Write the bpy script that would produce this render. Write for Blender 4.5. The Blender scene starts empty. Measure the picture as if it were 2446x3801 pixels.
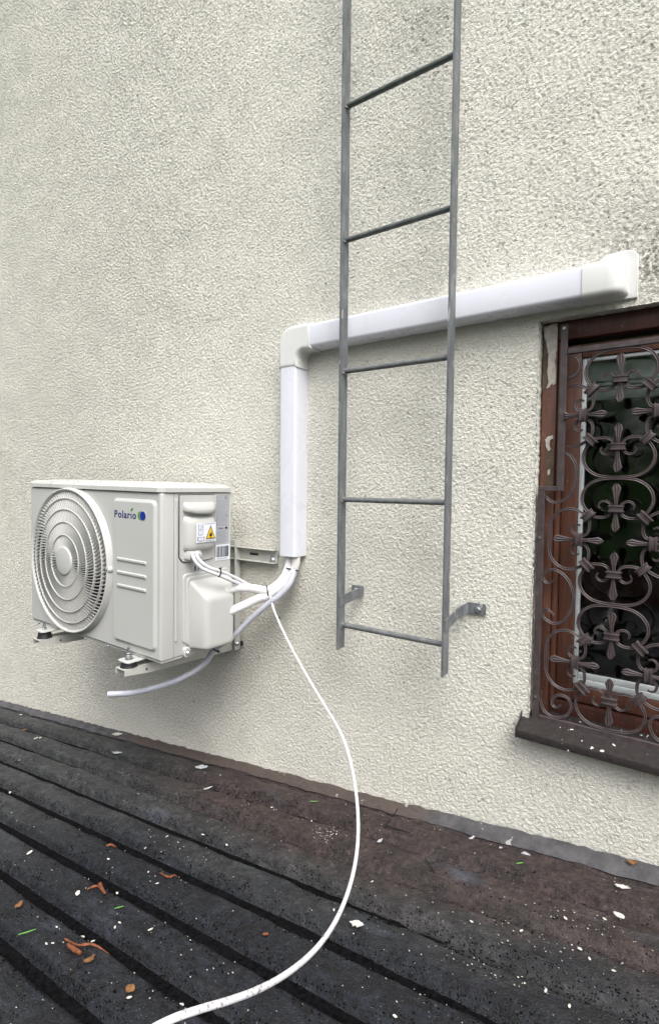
import bpy, bmesh, math, random
import numpy as np
from mathutils import Vector, Matrix
random.seed(7)
PI = math.pi
SC = bpy.context.scene
COL = SC.collection

# ------------------------------------------------------------------ camera
YAW, PITCH, ROLL = .6288, -.0482, .0093
fwd = Vector((-math.sin(YAW)*math.cos(PITCH), math.cos(YAW)*math.cos(PITCH), math.sin(PITCH)))
rgt = Vector((math.cos(YAW), math.sin(YAW), 0))
upv = rgt.cross(fwd)
r2 = rgt*math.cos(ROLL) + upv*math.sin(ROLL)
u2 = upv*math.cos(ROLL) - rgt*math.sin(ROLL)
cam_d = bpy.data.cameras.new('camera')
cam_d.sensor_fit = 'VERTICAL'; cam_d.sensor_height = 36; cam_d.lens = 19.08
cam_d.clip_start = .02; cam_d.clip_end = 800
cam = bpy.data.objects.new('camera', cam_d); COL.objects.link(cam)
cam.matrix_world = Matrix(((r2.x, u2.x, -fwd.x, 0), (r2.y, u2.y, -fwd.y, -1.44), (r2.z, u2.z, -fwd.z, 0), (0, 0, 0, 1)))
SC.camera = cam

# ------------------------------------------------------------------ overcast daylight
SUN_EL, SUN_AZ = math.radians(54), math.radians(132)     # azimuth clockwise from +y: behind the camera, to the right
world = bpy.data.worlds.new('World'); SC.world = world; world.use_nodes = True
wn, wl = world.node_tree.nodes, world.node_tree.links
wn.clear()
sky = wn.new('ShaderNodeTexSky'); sky.sky_type = 'NISHITA'; sky.sun_disc = False
sky.sun_elevation = SUN_EL; sky.sun_rotation = SUN_AZ
sky.air_density = 1.0; sky.dust_density = 5.0; sky.ozone_density = 1.0
hsv = wn.new('ShaderNodeHueSaturation'); hsv.inputs['Saturation'].default_value = .22   # cloud cover whitens the sky
bg = wn.new('ShaderNodeBackground'); bg.inputs['Strength'].default_value = .15
wo = wn.new('ShaderNodeOutputWorld')
wl.new(sky.outputs[0], hsv.inputs['Color']); wl.new(hsv.outputs[0], bg.inputs[0]); wl.new(bg.outputs[0], wo.inputs[0])
sun_d = bpy.data.lights.new('sun', 'SUN'); sun_d.energy = .95; sun_d.angle = math.radians(38); sun_d.color = (1, .97, .93)
sun = bpy.data.objects.new('sun', sun_d); COL.objects.link(sun)
sdir = Vector((math.sin(SUN_AZ)*math.cos(SUN_EL), math.cos(SUN_AZ)*math.cos(SUN_EL), math.sin(SUN_EL)))
sun.rotation_euler = sdir.to_track_quat('Z', 'Y').to_euler()
SC.view_settings.view_transform = 'Standard'; SC.view_settings.look = 'None'
SC.view_settings.exposure = 0.93; SC.view_settings.gamma = 1

# ------------------------------------------------------------------ helpers
def link(o, parent=None):
    COL.objects.link(o)
    if parent is not None: o.parent = parent
    return o
def tag(o, label=None, cat=None, group=None, kind=None):
    if label: o['label'] = label
    if cat: o['category'] = cat
    if group: o['group'] = group
    if kind: o['kind'] = kind
    return o
def thing(name, label, cat, loc, group=None):
    o = bpy.data.objects.new(name, None); o.empty_display_size = .05
    link(o); o.location = loc
    return tag(o, label, cat, group)
def base_of(p):
    v = Vector((0, 0, 0))
    while p is not None: v = v + p.location; p = p.parent
    return v
def mobj(name, vf, mat, parent=None, ang=35, origin=None):
    """one mesh object from world-space verts/faces"""
    v, f = vf
    off = base_of(parent) if parent else Vector((0, 0, 0))
    loc = Vector((0, 0, 0))
    if origin is not None:
        loc = Vector(origin) - off; off = Vector(origin)
    me = bpy.data.meshes.new(name)
    me.from_pydata([(p[0]-off.x, p[1]-off.y, p[2]-off.z) for p in v], [], f)
    bm = bmesh.new(); bm.from_mesh(me); bmesh.ops.recalc_face_normals(bm, faces=bm.faces); bm.to_mesh(me); bm.free()
    me.polygons.foreach_set('use_smooth', [True]*len(me.polygons))
    me.set_sharp_from_angle(angle=math.radians(ang))
    if mat: me.materials.append(mat)
    o = bpy.data.objects.new(name, me); o.location = loc
    return link(o, parent)
def join(*parts):
    V, F = [], []
    for v, f in parts:
        n = len(V); V += list(v); F += [tuple(i+n for i in q) for q in f]
    return V, F
def loft(loops, cap0=True, cap1=True, closed=True):
    V = []; F = []; n = len(loops[0])
    for l in loops: V += [tuple(p) for p in l]
    for k in range(len(loops)-1):
        for i in range(n if closed else n-1):
            j = (i+1) % n
            F.append((k*n+i, k*n+j, (k+1)*n+j, (k+1)*n+i))
    if cap0: F.append(tuple(range(n)))
    if cap1: F.append(tuple((len(loops)-1)*n+i for i in range(n)))
    return V, F
def box(x0, x1, y0, y1, z0, z1, r=0, seg=2):
    if r <= 0:
        return loft([[(x0, y0, z), (x1, y0, z), (x1, y1, z), (x0, y1, z)] for z in (z0, z1)])
    bm = bmesh.new(); bmesh.ops.create_cube(bm, size=1)
    for v in bm.verts:
        v.co = Vector(((x0+x1)/2+v.co.x*(x1-x0), (y0+y1)/2+v.co.y*(y1-y0), (z0+z1)/2+v.co.z*(z1-z0)))
    bmesh.ops.bevel(bm, geom=bm.edges[:], offset=r, segments=seg, profile=.5, affect='EDGES')
    bm.verts.index_update()
    out = ([tuple(v.co) for v in bm.verts], [tuple(v.index for v in f.verts) for f in bm.faces])
    bm.free(); return out
def catmull(pts, n=6):
    P = [Vector(p) for p in pts]; out = []
    P = [2*P[0]-P[1]] + P + [2*P[-1]-P[-2]]
    for i in range(1, len(P)-2):
        a, b, c, d = P[i-1], P[i], P[i+1], P[i+2]
        for k in range(n):
            t = k/n
            out.append(.5*((2*b)+(c-a)*t+(2*a-5*b+4*c-d)*t*t+(3*b-a-3*c+d)*t**3))
    out.append(P[-2]); return out
def tube(path, r, n=10, smooth=6, cap=True, wob=0):
    P = catmull(path, smooth) if smooth else [Vector(p) for p in path]
    rr = r if callable(r) else (lambda t: r)
    loops = []; nrm = None
    for i, p in enumerate(P):
        t = (P[min(i+1, len(P)-1)]-P[max(i-1, 0)]).normalized()
        if nrm is None:
            a = Vector((0, 0, 1)) if abs(t.z) < .9 else Vector((1, 0, 0))
            nrm = t.cross(a).normalized()
        nrm = (nrm-t*nrm.dot(t)).normalized(); bn = t.cross(nrm)
        q = rr(i/(len(P)-1))
        loops.append([p+(nrm*math.cos(2*PI*k/n)+bn*math.sin(2*PI*k/n))*q*(1+random.uniform(-wob, wob)) for k in range(n)])
    return loft(loops, cap, cap)
def cyl(p0, p1, r0, r1=None, n=16):
    r1 = r0 if r1 is None else r1
    return tube([p0, p1], lambda t: r0+(r1-r0)*t, n, 0)
def rrect(u0, u1, v0, v1, r, seg=5):
    pts = []
    for cu, cv, a0 in ((u1-r, v1-r, 0), (u0+r, v1-r, 90), (u0+r, v0+r, 180), (u1-r, v0+r, 270)):
        for k in range(seg+1):
            a = math.radians(a0+90*k/seg); pts.append((cu+r*math.cos(a), cv+r*math.sin(a)))
    return pts
def inset(poly, d):
    n = len(poly); A = sum(poly[i][0]*poly[(i+1) % n][1]-poly[(i+1) % n][0]*poly[i][1] for i in range(n))
    s = 1 if A > 0 else -1; out = []
    for i in range(n):
        p0, p, p1 = Vector(poly[i-1]), Vector(poly[i]), Vector(poly[(i+1) % n])
        e0 = (p-p0); e1 = (p1-p)
        e0 = e0.normalized() if e0.length > 1e-9 else e1.normalized()
        e1 = e1.normalized() if e1.length > 1e-9 else e0
        n0 = Vector((-e0.y, e0.x))*s; n1 = Vector((-e1.y, e1.x))*s
        m = n0+n1; m = m/max(m.length_squared/2, .5) if m.length > 1e-6 else n0
        out.append((p.x+m.x*d, p.y+m.y*d))
    return out
def relief(poly, mapf, h0, h1, bev, steps=3):
    """prism over a 2D outline from height h0 to h1 with a rounded far edge; mapf(u,v,h)->xyz"""
    sg = 1 if h1 > h0 else -1
    loops = [[mapf(u, v, h0) for u, v in poly]]
    for k in range(steps+1):
        a = PI/2*k/steps
        q = inset(poly, bev*(1-math.cos(a)))
        loops.append([mapf(u, v, h1-sg*bev*(1-math.sin(a))) for u, v in q])
    loops.append([mapf(u, v, h1) for u, v in inset(poly, bev+.0006)])
    return loft(loops)
def lathe_y(prof, cx, cz, n=96, closed=False):
    """prof: (r, y) list, around an axis along y"""
    loops = [[(cx+r*math.cos(2*PI*k/n), y, cz+r*math.sin(2*PI*k/n)) for k in range(n)] for r, y in prof]
    if closed: loops.append(loops[0]); return loft(loops, False, False)
    return loft(loops, prof[0][0] > 0 and False, False)
def hexbolt(c, axis, r, h, washer=0):
    a = Vector(axis).normalized(); c = Vector(c)
    t = a.cross(Vector((.3, .5, .8))).normalized(); b = a.cross(t)
    L = [[c+a*d+(t*math.cos(PI/3*k+.3)+b*math.sin(PI/3*k+.3))*q for k in range(6)] for d, q in ((0, r), (h*.8, r), (h, r*.8))]
    out = loft(L)
    if washer: out = join(out, cyl(c-a*.0, c+a*.0015, washer, n=14))
    return out

# ------------------------------------------------------------------ materials
def newmat(name):
    m = bpy.data.materials.new(name); m.use_nodes = True
    nt = m.node_tree; b = nt.nodes['Principled BSDF']
    return m, nt, b
def N(nt, typ, **kw):
    n = nt.nodes.new(typ)
    for k, v in kw.items(): setattr(n, k, v)
    return n
def noise(nt, vec, scale, detail=3, rough=.55, dist=0):
    n = N(nt, 'ShaderNodeTexNoise'); n.inputs['Scale'].default_value = scale
    n.inputs['Detail'].default_value = detail; n.inputs['Roughness'].default_value = rough
    n.inputs['Distortion'].default_value = dist
    if vec is not None: nt.links.new(vec, n.inputs['Vector'])
    return n.outputs['Fac']
def ramp(nt, fac, stops):
    n = N(nt, 'ShaderNodeValToRGB'); cr = n.color_ramp
    while len(cr.elements) < len(stops): cr.elements.new(.5)
    for e, (p, c) in zip(cr.elements, stops):
        e.position = p; e.color = (c, c, c, 1) if isinstance(c, (int, float)) else (*c, 1)
    nt.links.new(fac, n.inputs[0]); return n.outputs[0]
def mix(nt, fac, a, b, mode='MIX'):
    n = N(nt, 'ShaderNodeMix', data_type='RGBA', blend_type=mode)
    for i, v in ((0, fac), (6, a), (7, b)):
        s = n.inputs[i]
        if hasattr(v, 'links'): nt.links.new(v, s)
        elif isinstance(v, (int, float)): s.default_value = v if i == 0 else (v, v, v, 1)
        else: s.default_value = (*v, 1)
    return n.outputs[2]
def math_n(nt, op, a, b=None, clamp=False):
    n = N(nt, 'ShaderNodeMath', operation=op, use_clamp=clamp)
    for s, v in zip(n.inputs, (a, b)):
        if v is None: continue
        if hasattr(v, 'links'): nt.links.new(v, s)
        else: s.default_value = v
    return n.outputs[0]
def maprange(nt, v, a, b, c=0, d=1):
    n = N(nt, 'ShaderNodeMapRange'); n.interpolation_type = 'SMOOTHSTEP'
    nt.links.new(v, n.inputs[0])
    for i, q in zip((1, 2, 3, 4), (a, b, c, d)): n.inputs[i].default_value = q
    return n.outputs[0]
def bump(nt, b, h, strength, dist):
    n = N(nt, 'ShaderNodeBump'); n.inputs['Strength'].default_value = strength; n.inputs['Distance'].default_value = dist
    nt.links.new(h, n.inputs['Height']); nt.links.new(n.outputs[0], b.inputs['Normal'])
def wpos(nt):
    g = N(nt, 'ShaderNodeNewGeometry'); return g.outputs['Position']
def simple(name, col, rough=.5, metal=0, var=.06, scale=30, bmp=0, bscale=200, spec=.5, coat=0):
    m, nt, b = newmat(name); p = wpos(nt)
    f = noise(nt, p, scale, 4)
    dark = tuple(c*(1-2*var) for c in col); lite = tuple(min(1, c*(1+var)) for c in col)
    nt.links.new(ramp(nt, f, [(.3, dark), (.7, lite)]), b.inputs['Base Color'])
    nt.links.new(ramp(nt, noise(nt, p, scale*2.3, 3), [(.3, max(0, rough-.08)), (.7, min(1, rough+.08))]), b.inputs['Roughness'])
    b.inputs['Metallic'].default_value = metal
    b.inputs['Specular IOR Level'].default_value = spec
    if coat: b.inputs['Coat Weight'].default_value = coat
    if bmp: bump(nt, b, noise(nt, p, bscale, 3), bmp, .002)
    return m
def flat(name, col, rough=.5):
    m, nt, b = newmat(name); b.inputs['Base Color'].default_value = (*col, 1); b.inputs['Roughness'].default_value = rough
    return m

def mat_stucco():
    m, nt, b = newmat('stucco'); p = wpos(nt)
    sep = N(nt, 'ShaderNodeSeparateXYZ'); nt.links.new(p, sep.inputs[0]); X, Z = sep.outputs[0], sep.outputs[2]
    base = ramp(nt, noise(nt, p, 1.6, 5, .6), [(.3, (.715, .695, .625)), (.5, (.738, .719, .650)), (.7, (.752, .735, .668))])
    grain = ramp(nt, noise(nt, p, 140, 3), [(.3, (.86, .86, .85)), (.6, (1, 1, 1))])
    c = mix(nt, .8, base, grain, 'MULTIPLY')
    # blotchy green-grey tint, stronger toward the far upper-left of the wall
    ul_tint = math_n(nt, 'MULTIPLY', maprange(nt, X, -2.6, -3.9), maprange(nt, Z, .4, 2.6))
    ul_tint = math_n(nt, 'MULTIPLY', ul_tint, ramp(nt, noise(nt, p, 5, 5), [(.35, .1), (.7, 1)]))
    c = mix(nt, math_n(nt, 'MULTIPLY', ul_tint, .6), c, (.36, .40, .30))
    # black mould speckle above the window corner, and over the trunking's clean band a little yellowing
    dx = math_n(nt, 'MULTIPLY', math_n(nt, 'ADD', X, .10), 3.4); dz = math_n(nt, 'MULTIPLY', math_n(nt, 'SUBTRACT', Z, .545), 6.5)
    d = math_n(nt, 'SQRT', math_n(nt, 'ADD', math_n(nt, 'MULTIPLY', dx, dx), math_n(nt, 'MULTIPLY', dz, dz)))
    mask = math_n(nt, 'MULTIPLY', maprange(nt, d, 1.0, .25), ramp(nt, noise(nt, p, 95, 4, .7), [(.44, 0), (.54, 1)]))
    mask = math_n(nt, 'MULTIPLY', mask, ramp(nt, noise(nt, p, 9, 3), [(.35, .2), (.6, 1)]))
    c = mix(nt, math_n(nt, 'MULTIPLY', mask, .85), c, (.07, .068, .062))
    # rain-washed dirt specks
    sp = ramp(nt, noise(nt, p, 48, 2, .4), [(.715, 0), (.74, 1)])
    c = mix(nt, math_n(nt, 'MULTIPLY', sp, .55), c, (.2, .18, .15))
    nt.links.new(c, b.inputs['Base Color']); b.inputs['Roughness'].default_value = .88; b.inputs['Specular IOR Level'].default_value = .25
    h = math_n(nt, 'ADD', noise(nt, p, 300, 3, .65), math_n(nt, 'MULTIPLY', noise(nt, p, 150, 2), 1.4))
    bump(nt, b, h, .7, .003)
    return m
def mat_roof():
    m, nt, b = newmat('bitumen_roof'); p = wpos(nt)
    sep = N(nt, 'ShaderNodeSeparateXYZ'); nt.links.new(p, sep.inputs[0]); X, Y = sep.outputs[0], sep.outputs[1]
    stretch = N(nt, 'ShaderNodeMapping'); stretch.inputs['Scale'].default_value = (.45, 1.6, 1); nt.links.new(p, stretch.inputs[0])
    s = stretch.outputs[0]
    big = noise(nt, s, 3.2, 5, .6)
    grey = mix(nt, ramp(nt, noise(nt, p, 60, 4, .7), [(.35, 0), (.7, 1)]), (.016, .0175, .019), (.068, .070, .070))
    brown = mix(nt, ramp(nt, noise(nt, p, 70, 4, .7), [(.35, 0), (.7, 1)]), (.018, .0125, .0125), (.072, .050, .046))
    black = mix(nt, ramp(nt, noise(nt, p, 55, 4, .7), [(.4, 0), (.72, 1)]), (.0028, .0034, .0054), (.018, .021, .031))
    # brown lichen along the wall to the right, bare grey felt to the left, black wet algae in the foreground
    fb = math_n(nt, 'ADD', maprange(nt, Y, -.62, -.12), math_n(nt, 'MULTIPLY', math_n(nt, 'SUBTRACT', big, .5), 1.6))
    fb = math_n(nt, 'MULTIPLY', maprange(nt, fb, .15, .95), maprange(nt, X, -2.0, -1.3))
    c = mix(nt, fb, grey, brown)
    fk = math_n(nt, 'ADD', maprange(nt, Y, -.22, -.68), math_n(nt, 'MULTIPLY', math_n(nt, 'SUBTRACT', noise(nt, s, 5.5, 5, .65), .5), 1.8))
    fk = math_n(nt, 'MULTIPLY', maprange(nt, fk, .0, .95), maprange(nt, X, -2.4, -1.3))
    c = mix(nt, fk, c, black)
    # blotchy growth of the algae film
    c = mix(nt, 1.0, c, ramp(nt, noise(nt, p, 17, 5, .7), [(.32, (.42, .42, .45)), (.52, (.95, .95, .95)), (.72, (1.5, 1.5, 1.55))]), 'MULTIPLY')
    # bluish bloom streaks
    bl = ramp(nt, noise(nt, s, 7.5, 6, .7), [(.58, 0), (.75, 1)])
    c = mix(nt, math_n(nt, 'MULTIPLY', bl, .5), c, (.085, .10, .13))
    # sand and pollen grains
    vz = N(nt, 'ShaderNodeTexVoronoi'); vz.inputs['Scale'].default_value = 330; nt.links.new(p, vz.inputs['Vector'])
    gr = math_n(nt, 'MULTIPLY', ramp(nt, vz.outputs['Distance'], [(.12, 1), (.24, 0)]), ramp(nt, noise(nt, p, 130, 3, .6), [(.47, 0), (.62, 1)]))
    c = mix(nt, math_n(nt, 'MULTIPLY', gr, .8), c, (.22, .205, .185))
    nt.links.new(c, b.inputs['Base Color'])
    nt.links.new(ramp(nt, noise(nt, s, 9, 4), [(.35, .38), (.65, .75)]), b.inputs['Roughness'])
    b.inputs['Specular IOR Level'].default_value = .38
    h = math_n(nt, 'ADD', noise(nt, p, 240, 4, .7), math_n(nt, 'MULTIPLY', noise(nt, p, 60, 4, .6), 1.6))
    bump(nt, b, h, .8, .004)
    return m
def mat_flashing():
    m, nt, b = newmat('flashing'); p = wpos(nt)
    sep = N(nt, 'ShaderNodeSeparateXYZ'); nt.links.new(p, sep.inputs[0])
    c = ramp(nt, noise(nt, p, 26, 5, .65), [(.3, (.035, .034, .037)), (.7, (.095, .091, .097))])
    # moss covers it in the middle of the run
    w = math_n(nt, 'ADD', maprange(nt, sep.outputs[0], -.45, -.85), math_n(nt, 'MULTIPLY', math_n(nt, 'SUBTRACT', noise(nt, p, 8, 4), .5), 1.1))
    w = math_n(nt, 'MULTIPLY', maprange(nt, w, .35, .6), maprange(nt, sep.outputs[0], -2.35, -2.0))
    c = mix(nt, w, c, mix(nt, noise(nt, p, 60, 4), (.03, .022, .02), (.10, .075, .065)))
    wh = ramp(nt, noise(nt, p, 22, 3, .5), [(.69, 0), (.72, 1)])
    c = mix(nt, math_n(nt, 'MULTIPLY', wh, .55), c, (.5, .5, .48))
    nt.links.new(c, b.inputs['Base Color']); b.inputs['Roughness'].default_value = .7
    bump(nt, b, noise(nt, p, 130, 4, .7), .6, .003)
    return m
def mat_galv():
    m, nt, b = newmat('galvanised_steel'); p = wpos(nt)
    st = N(nt, 'ShaderNodeMapping'); st.inputs['Scale'].default_value = (1, 1, .25); nt.links.new(p, st.inputs[0])
    c = ramp(nt, noise(nt, st.outputs[0], 45, 5, .65), [(.3, (.10, .108, .118)), (.55, (.185, .195, .207)), (.75, (.30, .305, .305))])
    dirt = ramp(nt, noise(nt, p, 120, 4, .7), [(.6, 0), (.72, 1)])
    c = mix(nt, math_n(nt, 'MULTIPLY', dirt, .5), c, (.09, .09, .08))
    rs = ramp(nt, noise(nt, p, 28, 4, .6), [(.62, 0), (.75, 1)])
    c = mix(nt, math_n(nt, 'MULTIPLY', rs, .45), c, (.13, .10, .08))
    wh = ramp(nt, noise(nt, st.outputs[0], 60, 2, .4), [(.70, 0), (.73, 1)])
    c = mix(nt, math_n(nt, 'MULTIPLY', wh, .7), c, (.5, .5, .47))
    nt.links.new(c, b.inputs['Base Color']); b.inputs['Metallic'].default_value = .35
    nt.links.new(ramp(nt, noise(nt, p, 70, 3), [(.3, .45), (.7, .7)]), b.inputs['Roughness'])
    bump(nt, b, noise(nt, p, 160, 3), .25, .002)
    return m
def mat_rung():
    m, nt, b = newmat('rung_steel'); p = wpos(nt)
    sep = N(nt, 'ShaderNodeSeparateXYZ'); nt.links.new(p, sep.inputs[0])
    c = ramp(nt, noise(nt, p, 55, 5, .65), [(.3, (.10, .11, .115)), (.7, (.22, .225, .225))])
    g = math_n(nt, 'MULTIPLY', maprange(nt, sep.outputs[2], .1, 1.0), ramp(nt, noise(nt, p, 40, 4), [(.3, .4), (.6, 1)]))
    c = mix(nt, math_n(nt, 'MULTIPLY', g, .75), c, (.035, .055, .042))      # algae on the upper rungs
    nt.links.new(c, b.inputs['Base Color']); b.inputs['Metallic'].default_value = .25; b.inputs['Roughness'].default_value = .6
    bump(nt, b, noise(nt, p, 170, 3), .35, .002)
    return m
def mat_wood(name, a, c2, peel=False):
    m, nt, b = newmat(name); p = wpos(nt)
    st = N(nt, 'ShaderNodeMapping'); st.inputs['Scale'].default_value = (6, 6, .5); nt.links.new(p, st.inputs[0])
    c = ramp(nt, noise(nt, st.outputs[0], 24, 5, .6), [(.3, a), (.7, c2)])
    spk = ramp(nt, noise(nt, p, 130, 2), [(.70, 0), (.73, 1)])
    c = mix(nt, math_n(nt, 'MULTIPLY', spk, .35), c, (.45, .36, .3))
    nt.links.new(c, b.inputs['Base Color']); b.inputs['Roughness'].default_value = .48
    bump(nt, b, noise(nt, st.outputs[0], 60, 3), .2, .002)
    return m
def mat_iron():
    m, nt, b = newmat('wrought_iron'); p = wpos(nt)
    c = ramp(nt, noise(nt, p, 45, 5, .65), [(.3, (.045, .033, .033)), (.6, (.075, .057, .059)), (.8, (.125, .098, .102))])
    nt.links.new(c, b.inputs['Base Color']); b.inputs['Metallic'].default_value = .15
    nt.links.new(ramp(nt, noise(nt, p, 80, 3), [(.3, .42), (.7, .62)]), b.inputs['Roughness'])
    bump(nt, b, noise(nt, p, 220, 3), .25, .0015)
    return m
def mat_sill():
    m, nt, b = newmat('sill_metal'); p = wpos(nt)
    c = ramp(nt, noise(nt, p, 90, 5, .7), [(.3, (.009, .007, .007)), (.6, (.025, .019, .0185)), (.8, (.068, .054, .051))])
    wh = ramp(nt, noise(nt, p, 75, 2, .4), [(.72, 0), (.735, 1)])
    c = mix(nt, wh, c, (.62, .6, .56))
    nt.links.new(c, b.inputs['Base Color']); b.inputs['Roughness'].default_value = .6
    bump(nt, b, noise(nt, p, 220, 3), .5, .002)
    return m
def mat_glass():
    m, nt, b = newmat('window_glass'); nt.nodes.remove(b)
    tr = N(nt, 'ShaderNodeBsdfTransparent'); tr.inputs[0].default_value = (.94, .97, .955, 1)
    gl = N(nt, 'ShaderNodeBsdfGlossy'); gl.inputs['Roughness'].default_value = .06
    fr = N(nt, 'ShaderNodeFresnel'); fr.inputs[0].default_value = 1.55
    k = math_n(nt, 'MULTIPLY', fr.outputs[0], 1.9, True)
    mx = N(nt, 'ShaderNodeMixShader'); nt.links.new(k, mx.inputs[0]); nt.links.new(tr.outputs[0], mx.inputs[1]); nt.links.new(gl.outputs[0], mx.inputs[2])
    dd = N(nt, 'ShaderNodeBsdfDiffuse'); dd.inputs[0].default_value = (.5, .5, .48, 1)
    dirt = ramp(nt, noise(nt, wpos(nt), 14, 5, .7), [(.5, .0), (.8, .04)])
    m2 = N(nt, 'ShaderNodeMixShader'); nt.links.new(dirt, m2.inputs[0]); nt.links.new(mx.outputs[0], m2.inputs[1]); nt.links.new(dd.outputs[0], m2.inputs[2])
    nt.links.new(m2.outputs[0], nt.nodes['Material Output'].inputs[0])
    return m
def mat_wrap():
    m, nt, b = newmat('pipe_wrap'); p = wpos(nt)
    c = ramp(nt, noise(nt, p, 60, 4), [(.3, (.62, .61, .61)), (.7, (.76, .75, .75))])
    nt.links.new(c, b.inputs['Base Color']); b.inputs['Roughness'].default_value = .75
    w = N(nt, 'ShaderNodeTexWave'); w.inputs['Scale'].default_value = 150; w.inputs['Distortion'].default_value = 1.5; nt.links.new(p, w.inputs[0])
    h = math_n(nt, 'ADD', w.outputs['Fac'], math_n(nt, 'MULTIPLY', noise(nt, p, 200, 3), 1.2))
    bump(nt, b, h, .35, .0015)
    return m
def mat_leaf(name, a, c2):
    m, nt, b = newmat(name)
    oi = N(nt, 'ShaderNodeNewGeometry')
    c = ramp(nt, oi.outputs['Random Per Island'], [(0, a), (1, c2)])
    nt.links.new(c, b.inputs['Base Color']); b.inputs['Roughness'].default_value = .6
    return m
def mat_translucent_hose():
    m, nt, b = newmat('grey_hose'); p = wpos(nt)
    c = ramp(nt, noise(nt, p, 18, 3), [(.3, (.40, .41, .47)), (.7, (.52, .53, .60))])
    nt.links.new(c, b.inputs['Base Color']); b.inputs['Roughness'].default_value = .35
    b.inputs['Subsurface Weight'].default_value = .25; b.inputs['Subsurface Radius'].default_value = (.01, .01, .012)
    return m

def mat_dirty_cable():
    m, nt, b = newmat('scuffed_white_cable'); p = wpos(nt)
    sep = N(nt, 'ShaderNodeSeparateXYZ'); nt.links.new(p, sep.inputs[0])
    d = math_n(nt, 'MULTIPLY', ramp(nt, noise(nt, p, 190, 3, .6), [(.57, 0), (.62, 1)]), maprange(nt, sep.outputs[1], -.62, -.8))
    d = math_n(nt, 'MULTIPLY', d, ramp(nt, noise(nt, p, 22, 2), [(.45, 0), (.55, 1)]))
    nt.links.new(mix(nt, math_n(nt, 'MULTIPLY', d, .75), (.74, .73, .76), (.16, .15, .16)), b.inputs['Base Color'])
    b.inputs['Roughness'].default_value = .4
    return m
M = dict(
    stucco=mat_stucco(), roof=mat_roof(), flash=mat_flashing(), galv=mat_galv(), rung=mat_rung(), iron=mat_iron(), sill=mat_sill(), glass=mat_glass(),
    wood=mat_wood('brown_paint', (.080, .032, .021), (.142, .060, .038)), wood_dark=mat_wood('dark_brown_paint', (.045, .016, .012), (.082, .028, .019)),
    primer=simple('bare_primer', (.50, .46, .41), .8, var=.15, scale=60, bmp=.5),
    oldwood=simple('weathered_wood', (.10, .072, .05), .85, var=.25, scale=40, bmp=.4),
    bead=simple('glazing_bead', (.52, .55, .56), .4, var=.08), blind=simple('white_blind', (.78, .80, .79), .45, var=.05),
    ac=simple('ac_paint', (.485, .487, .468), .42, var=.015, scale=6, bmp=.04, bscale=500),
    ac_lid=simple('ac_lid_paint', (.53, .535, .51), .32, var=.02, scale=9),
    grille=simple('grille_plastic', (.50, .50, .48), .42, var=.02, scale=8),
    fan_dark=simple('fan_plastic', (.012, .014, .030), .35, var=.05), core=flat('casing_gap', (.03, .03, .03), .8),
    pvc=simple('white_pvc', (.71, .72, .785), .30, var=.02, scale=5), pvc_cream=simple('cream_pvc', (.68, .68, .665), .32, var=.02, scale=7),
    bracket=simple('bracket_paint', (.47, .475, .44), .42, var=.04, scale=25), rubber=simple('black_rubber', (.012, .012, .013), .55),
    zinc=simple('zinc_bolt', (.55, .58, .60), .28, .9, var=.12, scale=80), wrap=mat_wrap(), cable=simple('white_cable', (.72, .71, .74), .38, var=.03, scale=20),
    tie=simple('black_nylon', (.008, .008, .009), .4), hose=mat_translucent_hose(),
    ink_blue=flat('ink_navy', (.004, .016, .12), .4), ink_blue2=flat('ink_blue', (.003, .022, .26), .4), ink_green=flat('ink_green', (.07, .25, .03), .4),
    ink_black=flat('ink_black', (.012, .012, .014), .5), ink_grey=flat('ink_grey', (.22, .23, .25), .5), yellow=flat('warning_yellow', (.80, .50, .015), .45), paper=flat('sticker_white', (.74, .76, .84), .35),
    label=flat('label_silver', (.42, .43, .46), .35), leaf=mat_leaf('tree_leaf', (.03, .10, .014), (.11, .25, .04)), bark=simple('bark', (.09, .065, .045), .9, var=.25, scale=14, bmp=.8),
    petal=simple('petal', (.60, .59, .54), .6, var=.08, scale=90), orange=simple('larch_scale', (.20, .060, .022), .7, var=.3, scale=80, bmp=.4),
    flake=simple('paint_flake', (.48, .49, .52), .6, var=.1, scale=80), grass=simple('grass_blade', (.13, .36, .07), .5), twig=simple('dark_twig', (.010, .009, .009), .8),
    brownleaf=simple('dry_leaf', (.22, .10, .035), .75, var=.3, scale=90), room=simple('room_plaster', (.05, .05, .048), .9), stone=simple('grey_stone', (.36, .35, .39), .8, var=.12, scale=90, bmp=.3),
    dirty_cable=mat_dirty_cable(),
    grit=simple('pale_grit', (.42, .40, .36), .8, var=.3, scale=25),
    moss=simple('black_moss_shade', (.0045, .0045, .0055), .9, var=.5, scale=90, bmp=.9, bscale=260, spec=.08),  # near-black: wet moss, with the shade of the grooves put into the colour
    ground=simple('lawn', (.045, .07, .025), .95, var=.3, scale=3, bmp=.5))

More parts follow.
